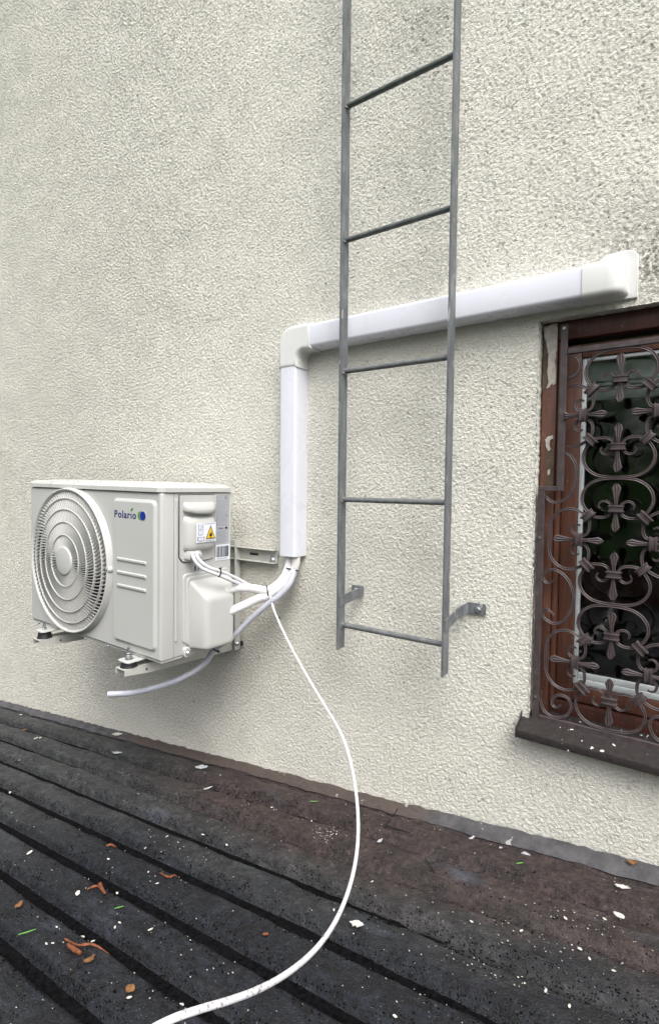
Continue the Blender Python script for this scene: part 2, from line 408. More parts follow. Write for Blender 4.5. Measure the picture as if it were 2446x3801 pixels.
# ================================================================== house wall
OX0, OX1, OZ0, OZ1 = -.396, .2844, -.612, .4212           # window opening in the wall plane
def roof_z(x): return -.8774 + .126*x
def axis_pts(knots):
    out = [knots[0][0]]
    for (a, st), (b, _) in zip(knots[:-1], knots[1:]):
        n = max(1, int(round(abs(b-a)/st))); out += list(np.linspace(a, b, n+1)[1:])
    return np.array(out)
def band_noise(rng, n, m, dx, wx, wz, width=.55):
    f = np.fft.rfft2(rng.standard_normal((n, m)))
    kz = np.fft.fftfreq(n, dx)[:, None]; kx = np.fft.rfftfreq(m, dx)[None, :]
    k = np.sqrt((kx*wx)**2+(kz*wz)**2)+1e-6
    f *= np.exp(-(np.log(k)/width)**2)
    h = np.fft.irfft2(f, s=(n, m)); return h/h.std()
def build_wall():
    dx = .0036                                         # every fine grid line sits on the noise lattice
    kx = np.concatenate([np.arange(-1930, -1130, 16), np.arange(-1130, -1030, 4), np.arange(-1030, 17), [24, 32, 44, 60, 79], np.arange(92, 840, 16)])
    kz = np.concatenate([np.arange(-485, -375, 9), np.arange(-375, 776), np.arange(780, 1190, 12)])
    xs, zs = kx*dx, kz*dx
    rng = np.random.default_rng(3); n = 1536; m = 1536
    a = band_noise(rng, n, m, dx, .0155, .0120, .9)
    b2 = band_noise(rng, n, m, dx, .0074, .0062, .5)
    pit = band_noise(rng, n, m, dx, .013, .010, .8)
    big = band_noise(rng, n, m, dx, .35, .35, .6)
    h = np.tanh(a*1.2)*.80 + .55*b2 - 1.1*np.maximum(0, pit-1.25)
    h = h*.00118
    ix = kx % m; iz = kz % n
    H = h[np.ix_(iz, ix)]
    # the plasterer threw a coarser coat toward the upper right
    ss = lambda t: np.clip(t, 0, 1)**2*(3-2*np.clip(t, 0, 1))
    H = H*(1.02+.12*ss((zs-.35)/1.0)[:, None]*ss((xs+2.2)/1.2)[None, :]+.75*ss((-1.1-xs)/1.2)[None, :]) + big[np.ix_(iz, ix)]*.0008
    H[:, (kx < -1130) | (kx > 17)] *= .25; H[(kz < -375) | (kz > 776)] *= .25
    # plaster is dragged flat and slumps down a little: shear heights into the vertical for lipped undersides
    XX, ZZ = np.meshgrid(xs, zs)
    V = np.stack([XX, -H, ZZ - H*.45], -1)
    # keep the arris of the opening straight-ish
    nx, nz = len(xs), len(zs)
    idx = np.arange(nx*nz).reshape(nz, nx)
    xc = (xs[:-1]+xs[1:])/2; zc = (zs[:-1]+zs[1:])/2
    keep = ~(((xc > OX0) & (xc < OX1))[None, :] & ((zc > OZ0) & (zc < OZ1))[:, None])
    keep &= zc[:, None] > (roof_z(xc)-.08)[None, :]
    q = np.stack([idx[:-1, :-1], idx[:-1, 1:], idx[1:, 1:], idx[1:, :-1]], -1)[keep]
    me = bpy.data.meshes.new('house_wall')
    me.vertices.add(nx*nz); me.vertices.foreach_set('co', V.reshape(-1).astype(np.float32))
    me.loops.add(q.size); me.loops.foreach_set('vertex_index', q.reshape(-1).astype(np.int32))
    me.polygons.add(len(q)); me.polygons.foreach_set('loop_start', np.arange(0, q.size, 4, dtype=np.int32))
    me.update(calc_edges=True)
    me.polygons.foreach_set('use_smooth', np.ones(len(q), dtype=bool))
    me.materials.append(M['stucco'])
    o = bpy.data.objects.new('house_wall', me); link(o)
    return tag(o, 'cream roughcast stucco house wall behind the ladder and air conditioner', 'wall')
wall = build_wall()
def rough_strip(p00, p10, p01, p11, nu, nv, amp, seed):
    rng = random.Random(seed); V = []; F = []
    nrm = (Vector(p10)-Vector(p00)).cross(Vector(p01)-Vector(p00)).normalized()
    for j in range(nv+1):
        for i in range(nu+1):
            u, v = i/nu, j/nv
            p = (Vector(p00)*(1-u)+Vector(p10)*u)*(1-v)+(Vector(p01)*(1-u)+Vector(p11)*u)*v
            V.append(p+nrm*rng.uniform(-amp, amp))
    for j in range(nv):
        for i in range(nu):
            k = j*(nu+1)+i; F.append((k, k+1, k+nu+2, k+nu+1))
    return V, F
RD = .075
mobj('window_reveal', rough_strip((OX0, -.002, OZ0), (OX0, RD, OZ0), (OX0, -.002, OZ1), (OX0, RD, OZ1), 8, 190, .0022, 1), M['stucco'], wall, 180)
mobj('window_reveal', rough_strip((OX0, -.002, OZ1), (OX0, RD, OZ1), (OX1, -.002, OZ1), (OX1, RD, OZ1), 8, 130, .0022, 2), M['stucco'], wall, 180)
mobj('window_reveal', rough_strip((OX1, -.002, OZ0), (OX1, RD, OZ0), (OX1, -.002, OZ1), (OX1, RD, OZ1), 8, 190, .0022, 3), M['stucco'], wall, 180)

# dark room behind the window, ground below the roof
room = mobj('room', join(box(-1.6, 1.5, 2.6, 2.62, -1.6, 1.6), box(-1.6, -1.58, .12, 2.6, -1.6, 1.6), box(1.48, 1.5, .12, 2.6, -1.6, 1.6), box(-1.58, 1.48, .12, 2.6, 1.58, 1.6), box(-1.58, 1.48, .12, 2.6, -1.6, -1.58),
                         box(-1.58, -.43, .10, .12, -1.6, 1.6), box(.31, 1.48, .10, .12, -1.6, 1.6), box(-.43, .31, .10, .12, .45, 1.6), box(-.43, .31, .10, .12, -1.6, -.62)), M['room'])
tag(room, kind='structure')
ground = mobj('ground', ([(-400, -400, -3.6), (400, -400, -3.6), (400, 400, -3.6), (-400, 400, -3.6)], [(0, 1, 2, 3)]), M['ground'])
tag(ground, kind='structure')

# ================================================================== corrugated roof
roof = thing('corrugated_roof', 'dark weathered corrugated lean-to roof below the stucco wall', 'roof', (-1.2, -1.0, roof_z(-1.2)))
PITCH_R = .123
def corr(y):
    t = ((-y-.05) % PITCH_R)/PITCH_R            # grooves at y = -.05, -.173, ...
    d = min(t, 1-t)*PITCH_R
    e = min(1, max(0, (.0290-d)/.0205))            # rounded groove, 58 mm wide at the lips
    g = e*e*(3-2*e)
    far = min(1, max(0, (-y-.015)/.04))
    u = d/(PITCH_R/2)
    return -.032*g*far + .008*(1-(1-u)**2)*far      # crowned flats between the grooves
def roof_surface(x, y):
    return roof_z(x)+corr(y)
def build_roof():
    xs = axis_pts([(-6.0, .12), (-4.0, .035), (-1.6, .016), (.6, .06), (1.9, .06)])
    ys = -axis_pts([(.0, .004), (1.15, .010), (3.3, .010)])
    rng = np.random.default_rng(5)
    a = band_noise(rng, 512, 512, .012, .22, .10, .7); b2 = band_noise(rng, 512, 512, .012, .05, .04, .5)
    cr = np.array([corr(y) for y in ys])
    ix = np.round((xs+6)/.012).astype(int) % 512; iy = np.round(-ys/.012).astype(int) % 512
    Hn = a[np.ix_(iy, ix)]*.0013 + b2[np.ix_(iy, ix)]*.0006
    gw = np.clip((cr+.002)/-.012, 0, 1)                 # groove bottoms run true under the black strips
    Hn = Hn*(1-.92*gw)[:, None]
    XX, YY = np.meshgrid(xs, ys)
    # the sheet gets shallower and lumpier near the eye where felt has been laid over
    ZZ = roof_z(XX) + cr[:, None]*np.clip(1.0-.5*np.clip((XX+1.9)/1.2, 0, 1), 0, 1) + Hn
    ny, nx = ZZ.shape; idx = np.arange(nx*ny).reshape(ny, nx)
    q = np.stack([idx[:-1, :-1], idx[:-1, 1:], idx[1:, 1:], idx[1:, :-1]], -1).reshape(-1, 4)
    V = np.stack([XX, YY, ZZ], -1).reshape(-1, 3)
    return [tuple(v) for v in V.tolist()], [tuple(f) for f in q.tolist()]
sheet = mobj('roof_sheet', build_roof(), M['roof'], roof, 180)
def moss_shade_bed(k):
    """black strip of moss and painted shade, lumpy in the bottom of one groove, running out to the right"""
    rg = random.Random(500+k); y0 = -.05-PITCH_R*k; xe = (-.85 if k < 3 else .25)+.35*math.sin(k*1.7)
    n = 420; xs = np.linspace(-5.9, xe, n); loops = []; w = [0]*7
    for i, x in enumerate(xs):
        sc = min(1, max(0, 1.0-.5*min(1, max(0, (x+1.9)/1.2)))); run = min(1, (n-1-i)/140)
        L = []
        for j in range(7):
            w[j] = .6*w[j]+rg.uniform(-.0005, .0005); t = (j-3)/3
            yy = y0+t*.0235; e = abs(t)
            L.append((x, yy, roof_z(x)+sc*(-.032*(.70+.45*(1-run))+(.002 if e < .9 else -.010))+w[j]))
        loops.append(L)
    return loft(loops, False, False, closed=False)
for k in range(1, 19): mobj('groove_moss_shade', moss_shade_bed(k), M['moss'], roof, 180)  # black strips: moss plus the groove shade, put in as colour
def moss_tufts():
    """black algae and moss crumbs that also stand in for groove shade: thick in the grooves, thinning out over the lips, patchy in the foreground"""
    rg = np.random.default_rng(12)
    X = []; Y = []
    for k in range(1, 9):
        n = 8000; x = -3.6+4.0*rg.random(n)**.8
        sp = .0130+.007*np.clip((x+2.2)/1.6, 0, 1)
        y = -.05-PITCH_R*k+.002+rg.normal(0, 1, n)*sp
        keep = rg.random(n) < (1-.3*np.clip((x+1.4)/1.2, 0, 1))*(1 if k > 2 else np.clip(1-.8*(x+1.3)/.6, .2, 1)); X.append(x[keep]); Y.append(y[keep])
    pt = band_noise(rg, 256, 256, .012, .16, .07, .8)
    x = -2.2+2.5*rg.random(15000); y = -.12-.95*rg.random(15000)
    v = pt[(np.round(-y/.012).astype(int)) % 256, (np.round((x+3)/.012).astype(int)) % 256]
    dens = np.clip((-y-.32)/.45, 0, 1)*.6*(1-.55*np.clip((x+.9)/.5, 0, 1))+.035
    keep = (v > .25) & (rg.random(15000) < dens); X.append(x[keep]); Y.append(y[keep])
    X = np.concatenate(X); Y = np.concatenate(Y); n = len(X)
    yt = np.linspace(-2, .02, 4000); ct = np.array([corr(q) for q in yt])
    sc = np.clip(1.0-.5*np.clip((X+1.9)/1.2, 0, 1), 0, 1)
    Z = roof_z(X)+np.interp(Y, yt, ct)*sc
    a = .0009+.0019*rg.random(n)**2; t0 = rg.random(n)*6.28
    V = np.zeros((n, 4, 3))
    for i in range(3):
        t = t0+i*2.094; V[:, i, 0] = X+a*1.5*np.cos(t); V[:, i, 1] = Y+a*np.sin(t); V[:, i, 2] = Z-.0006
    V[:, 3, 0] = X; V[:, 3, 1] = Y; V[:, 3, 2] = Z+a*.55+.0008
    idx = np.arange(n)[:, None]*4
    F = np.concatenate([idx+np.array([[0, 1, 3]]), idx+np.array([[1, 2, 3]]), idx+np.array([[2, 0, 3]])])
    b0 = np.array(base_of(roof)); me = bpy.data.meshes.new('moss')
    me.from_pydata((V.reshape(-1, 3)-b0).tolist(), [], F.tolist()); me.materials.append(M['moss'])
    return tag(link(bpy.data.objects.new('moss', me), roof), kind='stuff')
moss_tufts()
def flashing():
    rng = random.Random(11); xs = np.linspace(-6, 1.9, 420); loops = []; lo = 0
    for x in xs:
        w = rng.uniform(-.003, .003); lo = .75*lo+rng.uniform(-.004, .004)
        z0 = roof_z(x)
        loops.append([(x, -.003, z0+.009+w+.008*min(1, max(0, (x+.9)/.6))), (x, -.010, z0+.008+w+.006*min(1, max(0, (x+.9)/.6))), (x, -.024+w, z0+.004), (x, -.036+lo, z0+.001), (x, -.042+lo, z0-.006)])
    return loft(loops, False, False, closed=False)
mobj('flashing', flashing(), M['flash'], roof, 60)
mobj('roof_edge_board', box(-6, 1.9, -3.33, -3.302, roof_z(-6)-.2, roof_z(1.9)+.0, .004), M['wood_dark'], roof)

# ================================================================== window
win = thing('window', 'brown painted timber window with peeling paint and dark panes', 'window', (-.06, .03, -.6))
WX0, WX1 = OX0+.004, OX1-.004
mobj('frame_stile', box(WX0, -.357, .028, .10, -.598, .420, .002), M['wood'], win)
mobj('frame_stile', box(.245, WX1, .028, .10, -.598, .420, .002), M['wood'], win)
mobj('frame_strip', box(-.3555, -.344, .034, .10, -.560, .372, .003), M['wood'], win)
mobj('frame_strip', box(.232, .2435, .034, .10, -.560, .372, .003), M['wood'], win)
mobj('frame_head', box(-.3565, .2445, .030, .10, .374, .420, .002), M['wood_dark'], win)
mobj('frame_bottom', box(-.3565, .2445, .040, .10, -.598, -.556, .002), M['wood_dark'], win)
sash = mobj('sash', join(box(-.343, -.304, .052, .095, -.552, .362, .003), box(.192, .231, .052, .095, -.552, .362, .003), box(-.3035, .1915, .053, .094, .328, .362, .003), box(-.3035, .1915, .053, .094, -.552, -.508, .003)), M['wood'], win)
for a in (box(-.3035, -.293, .058, .075, -.507, .327, .002), box(.181, .1915, .058, .075, -.507, .327, .002), box(-.2925, .1805, .058, .075, .318, .327, .002), box(-.2925, .1805, .056, .075, -.507, -.492, .002), box(-.2925, .1805, .060, .075, -.4915, -.477, .002)):
    mobj('glazing_bead', a, M['bead'], sash)
mobj('pane', box(-.292, .180, .068, .072, -.476, .317), M['glass'], sash)
bl = mobj('blind_box', box(-.34, .24, .102, .20, .318, .42, .004), M['blind'], win)
for k, (z0, z1, y0) in enumerate(((.270, .316, .080), (.2595, .2675, .086), (.249, .2565, .089), (.222, .246, .078))):
    mobj('blind_slat', box(-.33, .23, y0, y0+.03, z0, z1, .003), M['blind'], win)
def blob2(cx, cz, pts): return [(cx+a, cz+b) for a, b in pts]
def patch(name, outline, y, mat, parent, th=.0015):
    c = [(u, v) for u, v in outline]
    return mobj(name, loft([[(u, yy, v) for u, v in c] for yy in (y, y-th)]), mat, parent, 40)
def irregular(pts, amp, sub, seed):
    rng = random.Random(seed); out = []
    for i in range(len(pts)):
        a, b = pts[i], pts[(i+1) % len(pts)]
        for k in range(sub):
            t = k/sub; out.append((a[0]*(1-t)+b[0]*t+rng.uniform(-amp, amp), a[1]*(1-t)+b[1]*t+rng.uniform(-amp, amp)))
    return out
tag(patch('peeled_patch', irregular([(-.392, .412), (-.359, .418), (-.358, .36), (-.362, .325), (-.358, .30), (-.360, .265), (-.366, .262), (-.369, .268), (-.373, .258), (-.382, .256), (-.377, .268), (-.380, .30), (-.379, .345), (-.389, .352)], .0012, 4, 1), .0278, M['primer'], win), 'peeled patch of bare primer')
tag(patch('bare_wood', irregular([(-.392, .40), (-.381, .352), (-.380, .27), (-.388, .252), (-.392, .25)], .001, 4, 2), .0276, M['oldwood'], win), 'weathered bare wood beside the peeled primer')
tag(patch('bare_wood', irregular([(-.378, .105), (-.3585, .108), (-.358, .005), (-.374, .005), (-.376, .06)], .0008, 4, 3), .0277, M['oldwood'], win), 'weathered bare wood strip')
tag(patch('peeled_patch', irregular([(-.380, .125), (-.373, .133), (-.362, .134), (-.361, .126), (-.368, .124), (-.370, .112), (-.366, .098), (-.372, .095), (-.378, .105)], .0008, 4, 4), .0262, M['primer'], win), 'curled flake of bare primer')
patch('peeled_patch', irregular([(-.373, .045), (-.367, .048), (-.366, .036), (-.371, .033)], .0006, 4, 5), .0262, M['primer'], win)
# sill: folded metal with end upstand
def sill():
    sec = [(.050, -.583), (.0, -.604), (-.050, -.621), (-.0515, -.6255), (-.050, -.641), (-.047, -.641), (-.046, -.627), (.0, -.6075), (.050, -.5865)]
    return loft([[(x, y, z) for y, z in sec] for x in (-.412, .300)])
sl = mobj('sill', sill(), M['sill'], win, 25)
mobj('sill_end', loft([[(x, .02, -.584), (x, -.004, -.590), (x, -.014, -.603), (x, -.051, -.6165), (x, -.052, -.642), (x, .02, -.612)] for x in (-.4145, -.4122)]), M['sill'], sl)

# ================================================================== window grille
gr = thing('window_grille', 'wrought iron window grille of scrolls and leaf-tipped crosses', 'grille', (-.06, .01, -.6))
GY = .008
def bar(x0, x1, z0, z1, t=.010): return box(x0, x1, GY-t/2, GY+t/2, z0, z1, .0012, 1)
mobj('frame_bar', bar(-.3445, -.3285, -.0085, .405), M['iron'], gr)
mobj('frame_bar', bar(-.389, -.345, -.0085, .004), M['iron'], gr)
mobj('frame_bar', bar(-.389, -.3725, -.604, -.009), M['iron'], gr)
mobj('frame_bar', bar(-.3275, .268, .331, .345), M['iron'], gr)
mobj('frame_bar', bar(-.372, .268, -.604, -.591), M['iron'], gr)
mobj('frame_bar', bar(.2685, .283, -.604, .405), M['iron'], gr)
for x, z in ((-.3365, .395), (-.381, -.128), (-.381, -.545)):
    mobj('screw', join(cyl((x, GY-.0075, z), (x, GY-.0045, z), .0034, n=12), cyl((x, GY-.0085, z), (x, GY-.0074, z), .0018, n=8)), M['zinc'], gr)
PROF = [(-.0046, .0005), (-.0046, -.0022), (-.0028, -.0040), (-.0009, -.0026), (.0009, -.0026), (.0028, -.0040), (.0046, -.0022), (.0046, .0005), (.002, .0032), (-.002, .0032)]
def scroll(path, y=GY, n=5, k=.80, flat_curl=False):
    P = catmull([(x, 0, z) for x, z in path], n); loops = []
    L = len(P)
    for i, p in enumerate(P):
        t = (P[min(i+1, L-1)]-P[max(i-1, 0)]).normalized(); nn = Vector((-t.z, 0, t.x))
        e = min(1, .55+.45*min(i, L-1-i)/max(1, .12*L))
        loops.append([(p.x+nn.x*a*k*e, y+b*k, p.z+nn.z*a*k*e) for a, b in PROF])
    return loft(loops)
HALF = [(.035, .078), (.038, .086), (.034, .0935), (.024, .097), (.0145, .092), (.008, .083), (.008, .075), (.014, .0635), (.024, .058), (.034, .057), (.046, .058), (.058, .0645), (.069, .079), (.0755, .096), (.074, .115), (.064, .133), (.046, .1455), (.024, .1505), (0, .1515)]
FULL = HALF + [(-v, u) for v, u in HALF[-2::-1]]
SPEAR = [(0, .0235), (.0055, .0275), (.0098, .036), (.0068, .047), (.0042, .062), (.0035, .080), (.0042, .098), (.0062, .112), (.0104, .128), (.0058, .1365), (0, .140)]
def place(pt, c, q):
    v, u = pt
    return {0: (c[0]+v, c[1]+u), 1: (c[0]-u, c[1]+v), 2: (c[0]-v, c[1]-u), 3: (c[0]+u, c[1]-v)}[q]
def spear(c, q):
    half = SPEAR; outl = half + [(-v, u) for v, u in half[-2:0:-1]]
    V = []; F = []
    # blade with a raised midrib and flutes: three longitudinal strips per side
    rows = []
    for v, u in half:
        w = max(v, .0004)
        rows.append([(s*w, u, h) for s, h in ((-1, 0), (-.66, .0016), (-.33, .0004), (0, .0022), (.33, .0004), (.66, .0016), (1, 0))])
    loops = []
    for r in rows:
        front = [(*place((v, u), c, q), h) for v, u, h in r]
        loops.append([(x, GY-.0085-h, z) for x, z, h in front] + [(x, GY-.0045, z) for x, z, h in reversed(front)])
    return loft(loops)
def collar(c, ang, w=.0155, y0=GY-.0125, y1=GY+.007):
    ca, sa = math.cos(ang), math.sin(ang); loops = []
    for u, k in ((-.0082, 1.0), (-.0074, 1.12), (-.0048, 1.12), (-.0038, .98), (.0038, .98), (.0048, 1.12), (.0074, 1.12), (.0082, 1.0)):
        pts = []
        for a, b in rrect(-w*k, w*k, y0-(k-1)*.012, y1, .004, 2): pts.append((c[0]+a*ca-u*sa, b, c[1]+a*sa+u*ca))
        loops.append(pts)
    return loft(loops)
cells = [(cx, cz) for cx in (-.2090, .0970) for cz in (.1780, -.1275, -.4350)]
_jit = random.Random(2)
for ci, c in enumerate(cells):
    for q in range(4):
        pts = [place(p, c, q) for p in FULL]
        if q == 1 and c[1] > 0 and c[0] < 0:      # cut off where the frame steps in
            a = [p for p in pts[:len(HALF)] if p[0] > -.326]; b2 = [p for p in pts[len(HALF)-1:] if p[0] > -.326]
            mobj('scroll', scroll(a), M['iron'], gr); mobj('scroll', scroll(b2), M['iron'], gr)
        else:
            mobj('scroll', scroll(pts), M['iron'], gr)
        if not (q == 1 and c[1] > 0 and c[0] < 0): mobj('spear', spear(c, q), M['iron'], gr)
        else:
            sp = spear(c, q); mobj('spear', ([(max(x, -.3275), y, z) for x, y, z in sp[0]], sp[1]), M['iron'], gr)
        mobj('collar', collar(place((0, .079), c, q), q*PI/2), M['iron'], gr)
        d = .0605; sx, sz = ((-1, 1), (-1, -1), (1, -1), (1, 1))[q]
        mobj('collar', collar((c[0]+sx*d, c[1]+sz*d), PI/4*(1 if sx*sz < 0 else -1)), M['iron'], gr)
CSCR = [(-.3419, -.2313), (-.356, -.2436), (-.3678, -.2388), (-.3705, -.2239), (-.3569, -.2101), (-.3368, -.2096), (-.3109, -.2309), (-.2972, -.2712), (-.3031, -.3079), (-.3219, -.3379), (-.3445, -.346), (-.3652, -.3354), (-.370, -.3206), (-.357, -.312), (-.3408, -.324)]
SPIR = [(-.3668, -.5282), (-.3702, -.5483), (-.3616, -.5741), (-.3436, -.5865), (-.3234, -.586), (-.3039, -.5748), (-.2947, -.5511), (-.3023, -.5316), (-.3222, -.5272), (-.3391, -.5405), (-.3401, -.5563), (-.3299, -.5614), (-.3187, -.5525)]
for path in (CSCR, SPIR, [(-.3275, .329), (-.311, .324), (-.3005, .312), (-.299, .298), (-.304, .284), (-.314, .276), (-.3275, .273)],
             [(-.3275, .089), (-.310, .075), (-.299, .045), (-.303, .005), (-.322, -.027), (-.347, -.037), (-.364, -.030), (-.371, -.016)],
             [(-.112-x-.209-.097, z) for x, z in SPIR], [(x+.306, z) for x, z in SPIR], [(x+.306, z) for x, z in CSCR]):
    mobj('scroll', scroll(path, n=6), M['iron'], gr)

# ================================================================== ladder
lad = thing('wall_ladder', 'grey galvanised steel ladder fixed to the stucco wall', 'ladder', (-.745, -.12, -.49))
RY0, RY1 = -.138, -.103
def rail(x1, t, zb, slope):
    x0 = x1-t
    return loft([[(x0, RY0, z-slope), (x1, RY0, z-slope), (x1, RY1, z), (x0, RY1, z)] for z in (zb, 2.3)])
mobj('rail', rail(-.912, .0060, -.484, .003), M['galv'], lad)
mobj('rail', rail(-.578, .0050, -.493, .004), M['galv'], lad)
for k in range(7):
    z = -.4135+.3738*k
    mobj('rung', cyl((-.9125, -.120, z), (-.5825, -.120, z-.001), .0078, n=14), M['rung'], lad)
    mobj('weld', tube([(-.9118, -.120, z-.003), (-.9095, -.1205, z)], lambda t: .0105-.0025*t, 10, 0), M['rung'], lad)
    mobj('weld', tube([(-.5835, -.120, z), (-.5860, -.1205, z)], lambda t: .0105-.0025*t, 10, 0), M['rung'], lad)
def wbracket(xr, zr, xw, zw, bolt_side, len_plate):
    """flat bar from the rail to the wall, then folded flat against it"""
    h = .030; t = .004
    pts = [(xr, -.135), (xr, -.060), (xw-.002, -.012), (xw+.002*bolt_side, -.0085), (xw+len_plate*bolt_side, -.0080)]
    zs = [zr, zr+(zw-zr)*.6, zw-.002, zw, zw]
    loops = []
    for i, ((x, y), z) in enumerate(zip(pts, zs)):
        a = Vector(pts[max(i-1, 0)]); b = Vector(pts[min(i+1, len(pts)-1)]); d = (b-a).normalized(); nn = Vector((-d.y, d.x))*t/2
        loops.append([(x-nn.x, y-nn.y, z-h/2), (x+nn.x, y+nn.y, z-h/2), (x+nn.x, y+nn.y, z+h/2), (x-nn.x, y-nn.y, z+h/2)])
    o = mobj('wall_bracket', loft(loops), M['galv'], lad, 20)
    bx = xw+len_plate*bolt_side*.62
    mobj('bolt', join(hexbolt((bx, -.0105, zw), (0, -1, 0), .0075, .007, .0105), cyl((bx, -.0105, zw), (bx, -.0215, zw), .004, n=10)), M['zinc'], o)
wbracket(-.5755, -.362, -.566, -.333, 1, .052)
wbracket(-.9105, -.343, -.905, -.329, -1, .045)

# ================================================================== pipe trunking
trk = thing('pipe_trunking', 'white plastic pipe trunking running up the wall and across to the window', 'trunking', (-1.179, -.03, -.237))
def duct_section(d, a, b, r=.011, seg=4):
    """(offset across, depth) outline of a cover a..b wide and d deep with rounded front corners"""
    pts = [(a, .002), (a+.001, -d+r)]
    pts += [(a+.001+r-r*math.cos(PI/2*k/seg), -d+r-r*math.sin(PI/2*k/seg)) for k in range(1, seg+1)]
    pts += [(b-.001-r+r*math.sin(PI/2*k/seg), -d+r-r*math.cos(PI/2*k/seg)) for k in range(seg+1)]
    return pts + [(b, .002)]
def hollow(sec, th=.0022):
    inn = [(u, v) for u, v in sec]
    cx = sum(p[0] for p in sec)/len(sec)
    inn = [(u+(th if u < cx else -th), v+(th if v < -.03 else 0)) for u, v in sec]
    return sec, inn
def duct(a, b, d, p0, p1, horizontal):
    o, i = hollow(duct_section(d, a, b))
    ring = o + i[::-1]
    mp = (lambda s, c: (s, c[1], c[0])) if horizontal else (lambda s, c: (c[0], c[1], s))
    return loft([[mp(s, c) for c in ring] for s in (p0, p1)])
mobj('vertical_cover', duct(-1.2175, -1.1435, .060, -.2375, .392, False), M['pvc'], trk, 30)
mobj('horizontal_cover', duct(.441, .518, .060, -1.088, -.280, True), M['pvc'], trk, 30)
def elbow():
    x0, x1, z0, z1 = -1.2205, -1.0835, .386, .5215
    pts = []
    for k in range(9): a = PI-PI/2*k/8*-1; pts
    pts = [(x0, z0)]
    R = .058
    pts += [(x0+R-R*math.cos(PI/2*k/8), z1-R+R*math.sin(PI/2*k/8)) for k in range(9)]
    pts += [(x1, z1), (x1, .4375)]
    r = .026; ix, iz = -1.1405, .4375
    pts += [(ix+r-r*math.sin(PI/2*k/6), iz-r+r*math.cos(PI/2*k/6)) for k in range(7)]
    pts += [(ix, z0)]
    return relief(pts, lambda u, v, h: (u, h, v), .0, -.0635, .0125, 4)
mobj('elbow', elbow(), M['pvc_cream'], trk, 40)
def endcap():
    loops = []
    for x, d, zi in ((-.286, .0625, 0), (-.235, .0625, 0), (-.222, .061, .0005), (-.211, .056, .002), (-.203, .047, .004), (-.198, .034, .006), (-.196, .018, .008), (-.1955, .006, .009)):
        sec = duct_section(d, .4385+zi, .5205-zi, min(.014, d*.45)); loops.append([(x, y, z) for z, y in sec])
    return loft(loops)
mobj('end_cap', endcap(), M['pvc_cream'], trk, 40)
def rr_top(x0, x1, z0, z1, r, seg=8):
    pts = [(x0, z0), (x1, z0)]
    pts += [(x1-r+r*math.cos(PI/2*k/seg), z1-r+r*math.sin(PI/2*k/seg)) for k in range(seg+1)]
    pts += [(x0+r-r*math.sin(PI/2*k/seg), z1-r+r*math.cos(PI/2*k/seg)) for k in range(seg+1)]
    return pts
mobj('wall_plate', relief(rr_top(-.262, -.1785, .437, .5485, .024), lambda u, v, h: (u, h, v), .002, -.010, .003, 2), M['pvc_cream'], trk, 40)

# ================================================================== air conditioner
AX0, AX1, AY0, AY1, AZ0, AZ1 = -2.186, -1.375, -.418, -.133, -.540, -.020
ac = thing('air_conditioner', 'white outdoor air conditioner unit hung on the stucco wall', 'air conditioner', ((AX0+AX1)/2, (AY0+AY1)/2, AZ0))
FX, FZ = -1.886, -.276
def front_panel():
    r = .016
    outl = rrect(AX0, AX1, AZ0, AZ1, .006, 3)
    # face with a round hole for the fan
    bm = bmesh.new()
    fo = inset(outl, .007)
    vo = [bm.verts.new((u, AY0, v)) for u, v in fo]
    n = 96; vi = [bm.verts.new((FX+.246*math.cos(2*PI*k/n), AY0, FZ+.246*math.sin(2*PI*k/n))) for k in range(n)]
    es = [bm.edges.new((vo[i], vo[(i+1) % len(vo)])) for i in range(len(vo))]+[bm.edges.new((vi[i], vi[(i+1) % n])) for i in range(n)]
    bmesh.ops.triangle_fill(bm, use_beauty=True, use_dissolve=False, edges=es, normal=(0, -1, 0))
    bm.verts.index_update()
    face = ([tuple(v.co) for v in bm.verts], [tuple(v.index for v in f.verts) for f in bm.faces]); bm.free()
    loops = [[(u, y, v) for u, v in inset(outl, d)] for y, d in ((AY0+.046, 0), (AY0+.010, 0), (AY0+.005, .0012), (AY0+.0015, .0040), (AY0, .007))]
    return join(face, loft(loops, False, False))
fp = mobj('front_panel', front_panel(), M['ac'], ac, 40)
mobj('rear_casing', loft([[(u, y, v) for u, v in rrect(AX0+.001, AX1-.001, AZ0, AZ1, .006, 3)] for y in (AY0+.0485, AY1-.004, AY1)]), M['ac'], ac, 40)
mobj('casing_seam', box(AX0+.006, AX1-.006, AY0+.04, AY0+.055, AZ0+.006, AZ1-.006), M['core'], ac)
# fan shroud, fan
mobj('fan_shroud', lathe_y([(.246, AY0), (.240, AY0+.02), (.238, AY0+.045), (.0, AY0+.045)], FX, FZ, 64), M['fan_dark'], ac, 40)
def blade(k):
    a0 = 2*PI*k/3+.5; V = []; F = []
    nr, na = 6, 10
    for i in range(nr+1):
        r = .06+.168*i/nr
        for j in range(na+1):
            a = a0+(j/na-.5)*1.45+.45*i/nr
            y = AY0+.030-.020*(j/na)
            V.append((FX+r*math.cos(a), y, FZ+r*math.sin(a)))
    n = len(V)
    V += [(x, y+.0025, z) for x, y, z in V]
    for i in range(nr):
        for j in range(na):
            k2 = i*(na+1)+j; F.append((k2, k2+1, k2+na+2, k2+na+1)); F.append((n+k2, n+k2+na+1, n+k2+na+2, n+k2+1))
    return V, F
fan = mobj('fan', lathe_y([(.0, AY0+.008), (.05, AY0+.009), (.058, AY0+.014), (.06, AY0+.044)], FX, FZ, 40), M['fan_dark'], ac, 40)
for k in range(3): mobj('fan_blade', blade(k), M['fan_dark'], fan, 60)
